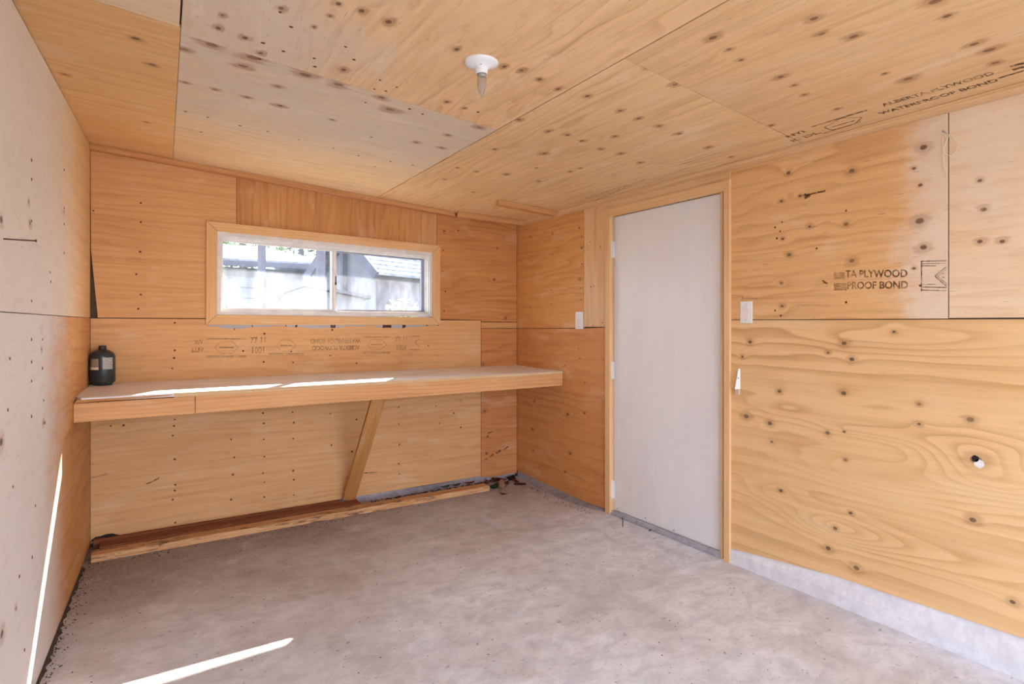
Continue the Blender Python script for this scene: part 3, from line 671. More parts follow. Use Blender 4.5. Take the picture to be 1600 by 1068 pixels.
# ---------------------------------------------------------------- switches and plates on the right wall
def switch(px0, py0, px1, py1, label, kind):
    y0, z1 = on_right(px0, py0, -.003); y1, z0 = on_right(px1, py1, -.003)
    yc, zc_ = (y0+y1)/2, (z0+z1)/2; hw, hh = abs(y1-y0)/2, (z1-z0)/2
    t = thing('light_switch', label, 'switch', (0, yc, zc_))
    bm = bmesh.new(); box(bm, (-.0065, yc-hw, zc_-hh), (-.0004, yc+hw, zc_+hh)); bevel(bm, .002, 2); link('cover_plate', bm, M['white'], t)
    bm = bmesh.new()
    if kind == 'rocker':
        poly(bm, [(-.0066, yc-.017, zc_-.034), (-.0105, yc-.017, zc_-.034), (-.0075, yc-.017, zc_), (-.0105, yc-.017, zc_+.034), (-.0066, yc-.017, zc_+.034)], (0, .034, 0))
        link('rocker', bm, M['rocker'], t)
    else:
        poly(bm, [(-.0066, yc-.005, zc_-.012), (-.009, yc-.005, zc_-.010), (-.018, yc-.005, zc_+.006), (-.016, yc-.005, zc_+.012), (-.0066, yc-.005, zc_+.012)], (0, .010, 0))
        link('toggle', bm, M['rocker'], t)
    for s in (-1, 1):
        bm = bmesh.new(); lathe(bm, [(.0032, 0), (.0032, .0006), (0, .001)], (0, 0, 0), seg=8)
        for v in bm.verts: v.co = Vector((-.0066-v.co.z, yc+v.co.x, zc_+s*hh*.72+v.co.y))
        link('screw', bm, M['steel'], t)
    return t
M['rocker'] = plain('pale_rocker', 'f4e6e0', .35, var=.02)
switch(899.5, 487, 911, 514, 'small white toggle light switch left of the door', 'toggle')
switch(1157, 471, 1175.5, 504.5, 'white rocker light switch right of the door', 'rocker')
t = thing('latch_bracket', 'bent white metal catch plate low beside the right door casing', 'bracket', (0, -2.195, 1.0))
ya_, z1_ = on_right(1156, 576, -.004); yb_, z0_ = on_right(1148, 607, -.012); z2_ = on_right(1156, 616, -.004)[1]
bm = bmesh.new()
hexa(bm, [(-.0005, ya_, z0_), (-.028, ya_+.012, z0_), (-.029, ya_+.014, z0_), (-.0005, ya_+.003, z0_), (-.0005, ya_, z1_), (-.008, ya_+.004, z1_), (-.009, ya_+.006, z1_), (-.0005, ya_+.003, z1_)])
link('plate', bm, M['white'], t)
bm = bmesh.new(); box(bm, (-.010, ya_+.001, z2_), (-.0006, ya_+.026, z0_-.0008)); bevel(bm, .001); link('backing_block', bm, plain('beige_block', 'e9cdb8', .6), t)
bm = bmesh.new(); lathe(bm, [(.005, 0), (.005, .002), (0, .003)], (0, 0, 0), seg=10)
zm = (z0_*.45+z1_*.55)
for v in bm.verts: v.co = Vector((-.014+v.co.x*.6, ya_+.0045-v.co.z-.0022, zm+v.co.y))
link('screw', bm, M['steel'], t)
# ---------------------------------------------------------------- lamp holder
lx, ly = on_ceil(752.5, 97); lz = zc(lx, ly)
lamp = thing('ceiling_lamp', 'white porcelain lamp holder with a bare candle bulb on the ceiling', 'lamp', (lx, ly, lz))
bm = bmesh.new(); lathe(bm, [(0, .012), (.060, .012), (.0605, -.001), (.0595, -.006), (.052, -.011), (.036, -.016), (.027, -.021), (.0225, -.028), (.0212, -.036), (.0215, -.042), (.0195, -.044), (.0165, -.043), (.016, -.03), (0, -.03)], (lx, ly, lz), seg=48)
link('lamp_holder', bm, M['porcelain'], lamp, smooth=True)
bm = bmesh.new(); lathe(bm, [(0, -.031), (.0155, -.031), (.0162, -.050), (.0155, -.053), (0, -.054)], (lx, ly, lz), seg=24)
link('bulb_cap', bm, M['steel'], lamp, smooth=True)
N = NT('clear_bulb_glass'); tr = N.n('ShaderNodeBsdfTransparent'); tr.inputs[0].default_value = (.86, .86, .86, 1)
gl = N.n('ShaderNodeBsdfGlossy'); gl.inputs['Roughness'].default_value = .06; df = N.n('ShaderNodeBsdfDiffuse'); df.inputs[0].default_value = lin('c8b6a6')
lw = N.n('ShaderNodeLayerWeight'); lw.inputs[0].default_value = .35
m1 = N.n('ShaderNodeMixShader'); m1.inputs[0].default_value = .35; N.t.links.new(tr.outputs[0], m1.inputs[1]); N.t.links.new(df.outputs[0], m1.inputs[2])
m2 = N.n('ShaderNodeMixShader'); N.t.links.new(lw.outputs['Facing'], m2.inputs[0]); N.t.links.new(m1.outputs[0], m2.inputs[1]); N.t.links.new(gl.outputs[0], m2.inputs[2])
o_ = N.n('ShaderNodeOutputMaterial'); N.t.links.new(m2.outputs[0], o_.inputs[0])
bm = bmesh.new(); lathe(bm, [(.0145, -.052), (.0168, -.060), (.0174, -.070), (.0165, -.083), (.0135, -.098), (.0085, -.112), (.004, -.121), (.0015, -.126), (0, -.1275)], (lx, ly, lz), seg=28)
link('bulb', bm, N.m, lamp, smooth=True)
bm = bmesh.new(); tube(bm, [(lx-.004, ly, lz-.054), (lx-.003, ly, lz-.085), (lx+.003, ly, lz-.085), (lx+.004, ly, lz-.054)], .0006, 6)
link('filament', bm, M['steel'], lamp)
for sx_ in (-1, 1):
    bm = bmesh.new(); lathe(bm, [(0, .002), (.004, .001), (.004, -.0025), (0, -.004)], (lx-.03*F[1]*sx_*.6+.0, ly-.022*sx_, lz-.0175), seg=12); link('screw', bm, M['steel'], lamp)

# ---------------------------------------------------------------- workbench
bench = thing('workbench', 'long built-in wooden workbench with whitened top under the window', 'workbench', (-1.5, -.33, 0))
BF = -.648
def paint():
    N = NT('whitened_bench_top'); P = N.uv()
    a = N.noise(N.vec('MULTIPLY', P, (2.5, 7, 1)), 1, 5, .6); b = N.noise(N.vec('MULTIPLY', P, (20, 60, 1)), 1, 4, .6)
    c = N.mix(N.step(a, .35, .7), lin('faf7fb'), lin('ece6ea')); c = N.mix(N.step(b, .62, .72, 0, .4), c, lin('8a7468'))
    return N.out(c, .5, bump=b, bstr=.1, spec=.4)
M['top'] = paint()
xl0, xl1 = Lx(BF)+.001, Lx(0)+.002
top = [(xl1, -.002, .955), (-.004, -.002, .955), (-.004, BF+.004, .945), (xl0+.03, BF+.004, .941), (xl0+.001, BF+.09, .942)]
bm = bmesh.new(); poly(bm, top, (0, 0, -.019)); bevel(bm, .001); bmesh.ops.recalc_face_normals(bm, faces=bm.faces); bm.normal_update(); setuv(bm, longuv((1, 0, 0)))
link('worktop', bm, [M['top']], bench, recalc=False)
xj = on_back(305, 640, BF)[0]
def fas(x0, x1, z0a, z1a, z0b, z1b, mat=None, y0=BF, y1=BF+.038):
    return shape('fascia_board', [(x0, y0, z0a), (x1, y0, z0b), (x1, y0, z1b), (x0, y0, z1a)], (0, y1-y0, 0), mat or M['fascia'], bench, (1, 0, 0), .0015)
zfl0, zfl1, zfr0, zfr1 = .823, .916, .835, .925
mixz = lambda a, b, x: a+(b-a)*(x-xl0)/(-.004-xl0)
f1 = fas(xl0, xj-.0012, zfl0, zfl1, mixz(zfl0, zfr0, xj), mixz(zfl1, zfr1, xj))
f2 = fas(xj+.0012, -.006, mixz(zfl0, zfr0, xj), mixz(zfl1, zfr1, xj)+.002, zfr0, zfr1, None)
# pale plywood edge of the top, shortened at the left where a strip has split off
xs = on_back(272, 622, BF)[0]
M['edge'] = wood('worktop_edge_wood', 'e9c79c', 'bf8a58', K=90, amp=.5, ring=.4, seed=40, fleck=.8)
shape('worktop_edge', [(xs, BF, .918), (-.005, BF, .9265), (-.005, BF, .944), (xs, BF, .9405)], (0, .0035, 0), M['edge'], bench, (1, 0, 0), .0006)
shape('split_strip', [(xl0+.004, BF-.002, .9185), (xs-.02, BF+.001, .9285), (xs-.002, BF+.001, .934), (xl0+.012, BF-.002, .9325)], (0, .006, 0), M['brace'], bench, (1, 0, 0), .0006)['label'] = 'loose split strip at the left end'
board('wall_cleat', (Lx(-.05)+.002, -.04, .845), (-.004, -.0015, .9355), M['fascia'], bench)
board('side_cleat', (Lx(-.3)+.024, BF+.04, .85), (Lx(-.3)+.062, -.042, .921), M['fascia'], bench, (0, 1, 0))
board('side_cleat', (-.044, BF+.04, .85), (-.006, -.042, .9255), M['fascia'], bench, (0, 1, 0))
# diagonal brace, foot on the wall plate
p0 = Vector((on_back(545, 781, -.03)[0], -.034, .052)); p1 = Vector((on_back(597, 622, -.59)[0], -.585, .905))
bm = bmesh.new(); bar(bm, p0, p1, .088, .038, up=(0, -1, 1)); bevel(bm, .002)
bmesh.ops.recalc_face_normals(bm, faces=bm.faces); bm.normal_update(); setuv(bm, longuv(p1-p0)); link('brace', bm, M['brace'], bench, recalc=False)

# ---------------------------------------------------------------- timbers on the floor
def timber_mat(name, light, dark, seed, dirt):
    N = NT(name); P = N.vec('ADD', N.uv(), (seed, seed, 0))
    f = N.noise(N.vec('MULTIPLY', P, (2, 90, 1)), 1, 4, .6); d = N.noise(N.vec('MULTIPLY', P, (7, 30, 1)), 1, 5, .65); e = N.noise(N.vec('MULTIPLY', P, (1.1, 9, 1)), 1, 3, .5)
    c = N.mix(N.step(f, .3, .75), lin(light), lin(dark)); c = N.mix(N.math('MULTIPLY', N.step(d, .5, .62, 0, dirt), N.step(e, .42, .6)), c, lin('3c2c22'))
    return N.out(c, .75, bump=N.math('ADD', f, d), bstr=.3, bdist=.003)
M['plank'] = timber_mat('weathered_timber', 'e3b184', 'bd8250', 2, .85)
M['plankdark'] = timber_mat('damp_timber', '9a5c38', '6e3a20', 5, .6)
def timber(name, a, b, w, h, mat, label, z0=0):
    """bar on the floor from plan point a to b, slightly worn outline"""
    A, B = Vector((a[0], a[1], 0)), Vector((b[0], b[1], 0)); d = (B-A); L = d.length; d.normalize(); s = Vector((-d.y, d.x, 0))
    bm = bmesh.new(); n = 24; rows = []
    for i in range(n+1):
        p = A+d*L*i/n; j = lambda k: .0022*math.sin(i*1.3+k*2.1)
        rows.append([bm.verts.new(p+s*u+Vector((0, 0, z0+v))) for u, v in ((0, .003), (j(1)*.6, h*.5), (.0, h-.004+j(2)*.3), (.004, h+j(3)*.3), (w*.5, h+j(5)*.2), (w-.004, h+j(4)*.3), (w, h-.004), (w, .0)) ])
    for r0, r1 in zip(rows, rows[1:]):
        for k in range(8): bm.faces.new((r0[k], r1[k], r1[(k+1) % 8], r0[(k+1) % 8]))
    bm.faces.new(rows[0]); bm.faces.new(rows[-1][::-1])
    bmesh.ops.recalc_face_normals(bm, faces=bm.faces); bm.normal_update(); setuv(bm, longuv(d))
    o = link(name, bm, mat, None, (a[0], a[1], 0), recalc=False); return tag(o, label, 'timber')
pa, pb = on_level(142.4, 880), on_level(765, 767)
timber('timber_stud', pa, pb, .094, .042, M['plank'], 'long pale weathered timber lying on the floor under the workbench')
timber('timber_stud', (-2.93, -.182), (-1.42, -.160), .095, .046, M['plankdark'], 'dark damp timber behind the long pale one against the back wall')
timber('timber_stud', (-2.965, -.058), (-1.53, -.056), .04, .05, M['plankdark'], 'thin dark reddish timber tight against the foot of the back wall')

# ---------------------------------------------------------------- gas bottle
bx, by, bz = -2.920, -.085, .9535
bot = thing('gas_cylinder', 'small dark fuel gas cylinder with pale labels on the left end of the workbench', 'gas cylinder', (bx, by, bz))
N = NT('dark_green_enamel'); M['enamel'] = N.out(lin('2c3a40'), .28, spec=.6, metal=.2)
r = .063
bm = bmesh.new(); lathe(bm, [(0, .004), (.040, .002), (.046, .0), (.048, .004), (.050, .010), (r-.003, .018), (r, .026), (r, .165), (r-.002, .176), (r-.010, .188), (r-.024, .198), (.028, .2035), (0, .2045)], (bx, by, bz), seg=40)
link('tank', bm, M['enamel'], bot, smooth=True)
bm = bmesh.new(); lathe(bm, [(0, .203), (.021, .203), (.021, .212), (.0185, .214), (.0185, .226), (.016, .229), (0, .229)], (bx, by, bz), seg=24); link('cap', bm, plain('black_cap', '38343a', .5), bot, smooth=False)
def wrap(a0, a1, z0, z1, name, mat):
    bm = bmesh.new(); n = 12; lo = []; hi = []
    for i in range(n+1):
        a = math.radians(a0+(a1-a0)*i/n); c, s = math.cos(a), math.sin(a)
        lo.append(bm.verts.new((bx+(r+.0004)*c, by+(r+.0004)*s, bz+z0))); hi.append(bm.verts.new((bx+(r+.0004)*c, by+(r+.0004)*s, bz+z1)))
    for i in range(n): bm.faces.new((lo[i], lo[i+1], hi[i+1], hi[i]))
    ul = bm.loops.layers.uv.verify()
    for f in bm.faces:
        for l in f.loops: l[ul].uv = ((math.atan2(l.vert.co.y-by, l.vert.co.x-bx))*r, l.vert.co.z-bz)
    return link(name, bm, mat, bot, smooth=True)
def labelmat(name, base, ink, dens):
    N = NT(name); uv = N.uv(); s = N.sep(uv)
    rows = N.math('FRACT', N.math('MULTIPLY', s[1], 130)); w = N.noise(N.vec('MULTIPLY', uv, (420, 130, 1)), 1, 1, .5)
    k = N.math('MULTIPLY', N.step(rows, .35, .4), N.step(w, dens, dens+.03))
    return N.out(N.mix(N.math('MULTIPLY', k, .75), lin(base), lin(ink)), .5)
M['lab1'] = labelmat('printed_label_white', 'cfc9c4', '4a4c52', .45); M['lab2'] = labelmat('printed_label_tan', 'b8a48a', '5a4a3c', .42)
wrap(-87, -38, .094, .160, 'paper_label', M['lab1'])
wrap(-145, -105, .110, .155, 'paper_label', M['lab2']); wrap(-150, -105, .092, .108, 'paper_label', plain('cream_label', 'efd8bc', .5))

# ---------------------------------------------------------------- nails and string
def nail(p, d, L, r, label, mat, extra=None):
    p, d = Vector(p), Vector(d).normalized()
    bm = bmesh.new(); tube(bm, [p, p+d*L], r, 8); tube(bm, [p+d*L, p+d*(L+.002)], r*2.2, 10)
    return tag(link('nail', bm, mat, None, p), label, 'nail')
y, z = on_left(5, 373); b_ = s_left(y, z)
nail(b_, Vector((1, .28, .03)), .075, .0021, 'bent rusty nail sticking out of the left wall', M['rust'])
y, z = on_right(1478.5, 208); b_ = s_right(y, z)
nail(b_+Vector((.002, 0, 0)), (-1, 0, .1), .028, .002, 'grey nail high on the right wall holding the string', M['steel'])
bm = bmesh.new()
def rp_(px, py, o): yy, zz = on_right(px, py, -o); return (-o, yy, zz)
loop = [(1481, 212), (1487, 213), (1492, 219), (1495.5, 227), (1495, 233), (1490, 240), (1483, 242.5), (1477, 240), (1474.5, 233), (1476, 227), (1480, 218), (1481, 212)]
tail = [(1480, 213), (1474, 213), (1473, 222), (1473.5, 235), (1474, 250), (1475.5, 262), (1478.5, 271), (1481.5, 276)]
def smooth(pts, k=4):
    out = []
    for i in range(len(pts)-1):
        p0, p1, p2, p3 = pts[max(i-1, 0)], pts[i], pts[i+1], pts[min(i+2, len(pts)-1)]
        for j in range(k):
            t = j/k; out.append(tuple(.5*(2*b+(c-a)*t+(2*a-5*b+4*c-d)*t*t+(-a+3*b-3*c+d)*t**3) for a, b, c, d in zip(p0, p1, p2, p3)))
    return out+[pts[-1]]
tube(bm, [rp_(x, y, .006) for x, y in smooth(loop)], .0016, 6); tube(bm, [rp_(x, y, .005) for x, y in smooth(tail)], .0015, 6)
bm2 = [rp_(1481+2.2*math.cos(a), 212+2.2*math.sin(a), .008+.002*math.sin(3*a)) for a in [k*.7 for k in range(14)]]
tube(bm, bm2, .0011, 6)
tag(link('string', bm, plain('pale_string', 'f8e6c4', .8)), 'pale string loop hanging from a nail on the right wall', 'string')

# ---------------------------------------------------------------- ink stamps on the plywood
def inkmat(name, col, cover):
    N = NT(name); n = N.noise(N.obj(), 55, 4, .65); n2 = N.noise(N.obj(), 9, 3, .6)
    k = N.math('MULTIPLY', N.step(n, .32, .55, .25, 1), N.step(n2, .3, .6, cover*.35, cover))
    tr = N.n('ShaderNodeBsdfTransparent'); df = N.n('ShaderNodeBsdfDiffuse'); df.inputs[0].default_value = lin(col)
    m = N.n('ShaderNodeMixShader'); N.put(m.inputs[0], k); N.t.links.new(tr.outputs[0], m.inputs[1]); N.t.links.new(df.outputs[0], m.inputs[2])
    o = N.n('ShaderNodeOutputMaterial'); N.t.links.new(m.outputs[0], o.inputs[0]); return N.m
M['ink'] = inkmat('faded_brown_ink', '6a4628', .75); M['ink2'] = inkmat('very_faded_brown_ink', '7a5228', .5); M['ink3'] = inkmat('dark_brown_ink', '57402c', .8)
def text_pts(s, h, w):
    """flat letters as triangles, fitted into w x h, lower left at 0,0"""
    c = bpy.data.curves.new('t', 'FONT'); c.body = s; c.size = 1; c.offset = .028; c.resolution_u = 3
    o = bpy.data.objects.new('t', c); COL.objects.link(o); dg = bpy.context.evaluated_depsgraph_get(); dg.update()
    me = bpy.data.meshes.new_from_object(o.evaluated_get(dg)); bpy.data.objects.remove(o)
    xs_ = [v.co.x for v in me.vertices]; ys_ = [v.co.y for v in me.vertices]
    x0, x1, y0, y1 = min(xs_), max(xs_), min(ys_), max(ys_)
    V = [((v.co.x-x0)/(x1-x0)*w, (v.co.y-y0)/(y1-y0)*h) for v in me.vertices]; Fc = [tuple(p.vertices) for p in me.polygons]
    bpy.data.meshes.remove(me); return V, Fc
def stamp(parent, surf, items, mat, flip=1, grain=None):
    """items in the surface's photo pixels: ('text', s, (x0,y0 baseline start), (x1,y1 baseline end), height m) or ('line', p, q, width m)"""
    S = SURF[surf]; bm = bmesh.new()
    for it in items:
        if it[0] == 'text':
            a = Vector(PICK[surf](*it[2])); b = Vector(PICK[surf](*it[3])); d = b-a; L = d.length; d.normalize()
            n = Vector(it[5]) if len(it) > 5 else Vector((0, 1))
            V, Fc = text_pts(it[1], it[4], L); vs = []
            for (x, y) in V:
                p = a+d*x+n*y; vs.append(bm.verts.new(S(p.x, p.y, .0007)))
            for f_ in Fc:
                try: bm.faces.new([vs[i] for i in f_])
                except ValueError: pass
        else:
            a = Vector(PICK[surf](*it[1])); b = Vector(PICK[surf](*it[2])); d = (b-a).normalized(); q = Vector((-d.y, d.x))*it[3]/2
            bm.faces.new([bm.verts.new(S(p.x, p.y, .0007)) for p in (a-q, b-q, b+q, a+q)])
    return link('ink_stamp', bm, mat, parent, recalc=False)
def child_panel(wall, i): return [c for c in wall.children if c.name.startswith('plywood_panel')][i]
pans = lambda wall: sorted([c for c in wall.children if c.name.startswith('plywood_panel')], key=lambda c: c.name)
bw, rw, cw = pans(wall_back), pans(wall_right), pans(ceiling)
L_ = lambda x0, y0, x1, y1, w=.005: ('line', (x0, y0), (x1, y1), w)
stamp(rw[4], 'right', [('text', 'TA PLYWOOD', (1321, 433.5), (1418, 433), .034), ('text', 'PROOF BOND', (1324, 451.5), (1419, 451), .034)]
      + [L_(1303, y, 1320, y, .004) for y in (426, 428.3, 430.6, 433, 435)]+[L_(1303, y, 1323, y, .004) for y in (443, 445.3, 447.6, 450, 452.4)], M['ink'])
stamp(rw[4], 'right', [L_(1439, 408, 1479, 407, .006), L_(1439, 412, 1479, 411, .003), L_(1439, 415, 1463, 415, .004), L_(1439, 448, 1479, 449, .005), L_(1439, 453, 1479, 454, .004), L_(1440, 408, 1440, 455, .004),
      L_(1461, 431, 1479, 416, .005), L_(1461, 431, 1479, 447, .005), L_(1465, 431, 1479, 420, .003), L_(1465, 431, 1479, 443, .003), ('text', 'C', (1471, 434), (1476, 434), .02), L_(1442, 444, 1462, 444, .003)], M['ink'])
# back wall: print upside down
def upside(s, x1, y1, x0, y0, h): return ('text', s, (x1, y1), (x0, y0), h, (0, -1))
def lozenge(x0, x1, yt, yb, k=.5):
    xm_, ym_ = (x0+x1)/2, (yt+yb)/2; w = (x1-x0)*k/2; a = [(xm_-w, ym_), (xm_-w*.45, yt+4), (xm_+w*.45, yt+4), (xm_+w, ym_), (xm_+w*.45, yb-4), (xm_-w*.45, yb-4)]
    out = [L_(x0, yt, x1, yt, .006), L_(x0, yb, x1, yb, .006), L_(x0, yb+2, x1, yb+2, .003)]
    for p, q in zip(a, a[1:]+a[:1]): out.append(L_(*p, *q, .003))
    out.append(L_(xm_-w*.6, ym_, xm_+w*.6, ym_, .008)); return out
stamp(bw[4], 'back', lozenge(323, 385, 529, 556, .6)+lozenge(419, 475, 527, 552, .55)[1:]+[('text', '77 11', (391, 536), (415, 535), .04), ('text', '1001', (394, 552), (413, 551), .045), ('text', 'AVV', (304, 538), (317, 537), .028), ('text', 'LLIV', (300, 550), (318, 550), .028)], M['ink2'])
stamp(bw[4], 'back', lozenge(567, 610, 526, 550, .7)+[upside('WATERPROOF BOND', 563, 528, 485, 529, .036), upside('ALBERTA PLYWOOD', 562, 539, 487, 540, .034), ('text', '77 11', (617, 533), (636, 532.5), .034), ('text', '1001', (620, 547), (634, 547), .045), L_(639, 525, 655, 525, .005), L_(639, 546, 655, 546, .008), L_(648, 535, 655, 529, .004), L_(648, 535, 655, 541, .004)], M['ink2'])
for wl, sf, its in ((bw[6], 'back', [L_(765, 714, 771, 709, .016), L_(775, 708, 783, 703, .018), L_(787, 702, 795, 697, .012), L_(757, 718, 762, 716, .010), L_(760, 683, 764, 680, .014), L_(762, 677, 769, 674, .008)]),
                    (bw[4], 'back', [L_(569, 738.5, 589, 737, .008), L_(240, 751, 249, 746, .010), L_(228, 756, 238, 752, .006), L_(143, 746, 168, 740, .003)]),
                    (rw[4], 'right', [L_(1253, 306, 1290, 298, .009), L_(1257, 309, 1266, 305, .014), L_(1285, 438, 1293, 443, .007), L_(1160, 466, 1184, 466, .003), L_(1160, 461, 1160, 469, .003)])):
    stamp(wl, sf, its, M['ink'] if sf == 'right' else M['ink3']).name = 'scorch_mark'
def patch(wall, sf, px, py, ra, rb, mat, name, half=False):
    a, b = PICK[sf](px, py); bm = bmesh.new(); n_ = 16
    vs = [bm.verts.new(SURF[sf](a+ra*math.cos(2*math.pi*k/n_), b+rb*math.sin(2*math.pi*k/n_)*(0 if half and k > n_/2 else 1)*(1+.12*math.sin(k*2.3)), .0009)) for k in range(n_)]
    if half: vs = vs[:n_//2+1]
    bm.faces.new(vs); return link(name, bm, mat, wall)
M['hole'] = plain('dark_hole', '2c2422', .9)
patch(bw[4], 'back', 166, 842, .075, .030, M['hole'], 'gnawed_hole', True)
patch(rw[6], 'right', 1530, 724, .017, .017, plain('white_filler', 'f6f1ea', .7), 'filler_patch')
patch(rw[6], 'right', 1524, 716, .012, .013, M['hole'], 'knot_hole')
# ceiling print along the right wall
up = (-1, 0)
stamp(cw[3], 'ceil', [('text', 'WATERPROOF BOND', (1377, 179), (1562, 126), .034, up), ('text', 'ALBERTA PLYWOOD', (1381, 166), (1556, 115), .034, up)], M['ink3'])
stamp(cw[3], 'ceil', [('text', 'IL DL', (1240, 221), (1284, 207.5), .032, up), ('text', 'NYI', (1232, 215), (1259, 205.5), .03, up), L_(1268, 198, 1355, 171.5, .012), L_(1284, 209, 1345, 190, .006),
      L_(1288, 199, 1315, 184, .005), L_(1315, 184, 1347, 183, .005), L_(1347, 183, 1335, 194, .005), L_(1335, 194, 1300, 203, .005), L_(1300, 203, 1288, 199, .005), L_(1300, 198, 1335, 188, .008),
      L_(1560, 122, 1600, 110, .012), L_(1578, 104, 1600, 98, .02), L_(1582, 109, 1600, 104, .02)], M['ink3'])
stamp(cw[1], 'ceil', [L_(930, 313, 1010, 279, .01), L_(885, 305+6, 925, 297, .006), L_(1010, 287, 1075, 262, .006), L_(1060, 258, 1130, 236, .006), ('text', 'WATERPROOF', (915, 311), (985, 290), .035, up)], M['ink2'])

# ---------------------------------------------------------------- litter in the far corner
def leaf(name, c, L, w, rz_, curl, mat, label, group=None, tilt=.2):
    bm = bmesh.new(); n = 8; rows = []
    for i in range(n+1):
        t = i/n; x = (t-.5)*L; hw = w/2*(math.sin(math.pi*min(1, t*.92+.04))**.8)+.0006; z = curl*L*(4*(t-.5)**2)
        rows.append([bm.verts.new((x, -hw, z+curl*hw*1.2)), bm.verts.new((x, 0, z)), bm.verts.new((x, hw, z+curl*hw*1.2))])
    for a, b in zip(rows, rows[1:]):
        for k in range(2): bm.faces.new((a[k], b[k], b[k+1], a[k+1]))
    bmesh.ops.solidify(bm, geom=list(bm.faces), thickness=.0008)
    bmesh.ops.rotate(bm, verts=bm.verts, cent=(0, 0, 0), matrix=Matrix.Rotation(rz_, 3, 'Z') @ Matrix.Rotation(tilt, 3, 'X'))
    zmin = min(v.co.z for v in bm.verts)
    bmesh.ops.translate(bm, verts=bm.verts, vec=Vector((c[0], c[1], c[2]-zmin+.0005)))
    return tag(link(name, bm, mat, None, c, smooth=True), label, 'leaf', group)
M['leafbrown'] = plain('dry_leaf_brown', '9a5a38', .7, var=.2, scale=60); M['leaftan'] = plain('dry_leaf_tan', 'd8a07c', .7, var=.15, scale=60)
M['leafgreen'] = plain('leaf_green', '3f6a4e', .6, var=.2, scale=60); M['leafdark'] = plain('leaf_dark_green', '1f3a34', .6, var=.2, scale=60); M['leafred'] = plain('dry_leaf_red', '8a3f30', .7, var=.2, scale=60)
def fl(px, py): x, y = on_level(px, py); return (x, y, 0)
leaf('dry_leaf', fl(783, 763), .13, .07, 1.1, .45, M['leaftan'], 'curled tan leaf in front of the far corner beside the long timber end')
leaf('dry_leaf', fl(771, 762), .11, .06, .3, .3, M['leafgreen'], 'green leaf touching the end of the long pale timber')
leaf('dry_leaf', fl(797, 750), .10, .07, .4, .35, M['leafdark'], 'dark green leaf deep in the far floor corner')
leaf('dry_leaf', fl(786, 755), .10, .06, 2.2, .3, M['leafred'], 'reddish leaf behind the curled tan leaf')
leaf('dry_leaf', fl(787, 772), .07, .05, 2.4, .2, M['leafbrown'], 'small brown leaf nearest the camera in the corner litter')
LN = ['small reddish dry leaf just behind the end of the long pale timber', 'small brown dry leaf behind the green leaf at the timber end', 'small reddish dry leaf behind the curled tan leaf, close to the back wall', 'small brown dry leaf right of the curled tan leaf', 'small reddish dry leaf right of the dark green leaf in the far corner', 'small brown dry leaf leftmost in the corner litter', 'small reddish dry leaf rightmost in the corner litter, by the right wall']
for k, (px, py) in enumerate(((765, 752), (774, 752), (781, 750), (791, 757), (803, 751), (760, 756), (808, 753))):
    leaf('dry_leaf', fl(px, py), random.uniform(.05, .08), random.uniform(.03, .05), random.uniform(0, 6), random.uniform(.15, .4), M['leafbrown'] if k % 2 else M['leafred'], LN[k], 'leaves heaped in the far corner', random.uniform(-.4, .4))
z0 = .05
for k, (px, py) in enumerate(((700, 752), (722, 749), (688, 757))):
    x, y = on_level(px, py, .045); y = -.12
    leaf('dry_leaf', (x, y, .0435 if True else 0), .09, .04, random.uniform(-.3, .3), .15, [M['leafgreen'], M['leafred'], M['leafgreen']][k], ['dark green leaf on the timber left of its far end', 'red leaf on the timber close to its far end', 'green scrap on the timber under the right of the workbench'][k], None, .1)
bm = bmesh.new(); x, y, _ = fl(814, 756.5); poly(bm, [(-.05, -.015, 0), (.045, -.018, 0), (.05, .012, 0), (-.045, .016, 0)], (0, 0, .012)); bevel(bm, .002)
bmesh.ops.rotate(bm, verts=bm.verts, cent=(0, 0, 0), matrix=Matrix.Rotation(-.55, 3, 'Z')); bmesh.ops.translate(bm, verts=bm.verts, vec=(x-.01, y, .0006))
tag(link('wood_chip', bm, plain('dark_red_chip', '3a1418', .7), None, (x, y, 0)), 'dark red chip on the floor at the far corner by the right wall', 'chip')
# dirt crumbs along the wall feet: uncountable
bm = bmesh.new()
def crumb(x, y, r, z=0):
    ps = [Vector((random.uniform(-1, 1), random.uniform(-1, 1), 0))*r+Vector((0, 0, .3*r)) for _ in range(4)]
    top_ = bm.verts.new((x, y, z+r*.9)); q = [bm.verts.new((x+r*math.cos(a+random.uniform(-.3, .3)), y+r*math.sin(a+random.uniform(-.3, .3)), z+.0004)) for a in (0, 1.57, 3.14, 4.71)]
    for i in range(4): bm.faces.new((q[i], q[(i+1) % 4], top_))
    bm.faces.new(q[::-1])
rows = []
for i in range(120):
    y = -.34-i*.018; w_ = .004+.012*abs(math.sin(i*.7)*math.sin(i*.23+1))+random.uniform(0, .007); h_ = .003+.005*random.random()
    rows.append([bm.verts.new(p) for p in ((Lx(y)+.0006, y, .0004), (Lx(y)+.0006, y, h_+.003), (Lx(y)+w_*.5, y, h_*.7), (Lx(y)+w_, y, .0004))])
for a, b in zip(rows, rows[1:]):
    for k in range(4): bm.faces.new((a[k], b[k], b[(k+1) % 4], a[(k+1) % 4]))
bm.faces.new(rows[0]); bm.faces.new(rows[-1][::-1])
for _ in range(420):
    y = -random.random()**.8*2.4-.2; e = abs(random.gauss(0, .028)); crumb(Lx(y)+.014+e, y, random.uniform(.0012, .005))
for _ in range(160):
    x = random.uniform(-2.95, -.45); crumb(x, -.305-abs(random.gauss(0, .03))+.0, random.uniform(.002, .005))
for _ in range(160):
    y = random.uniform(-1.1, -.05); crumb(-.085-abs(random.gauss(0, .04)), y, random.uniform(.002, .006))
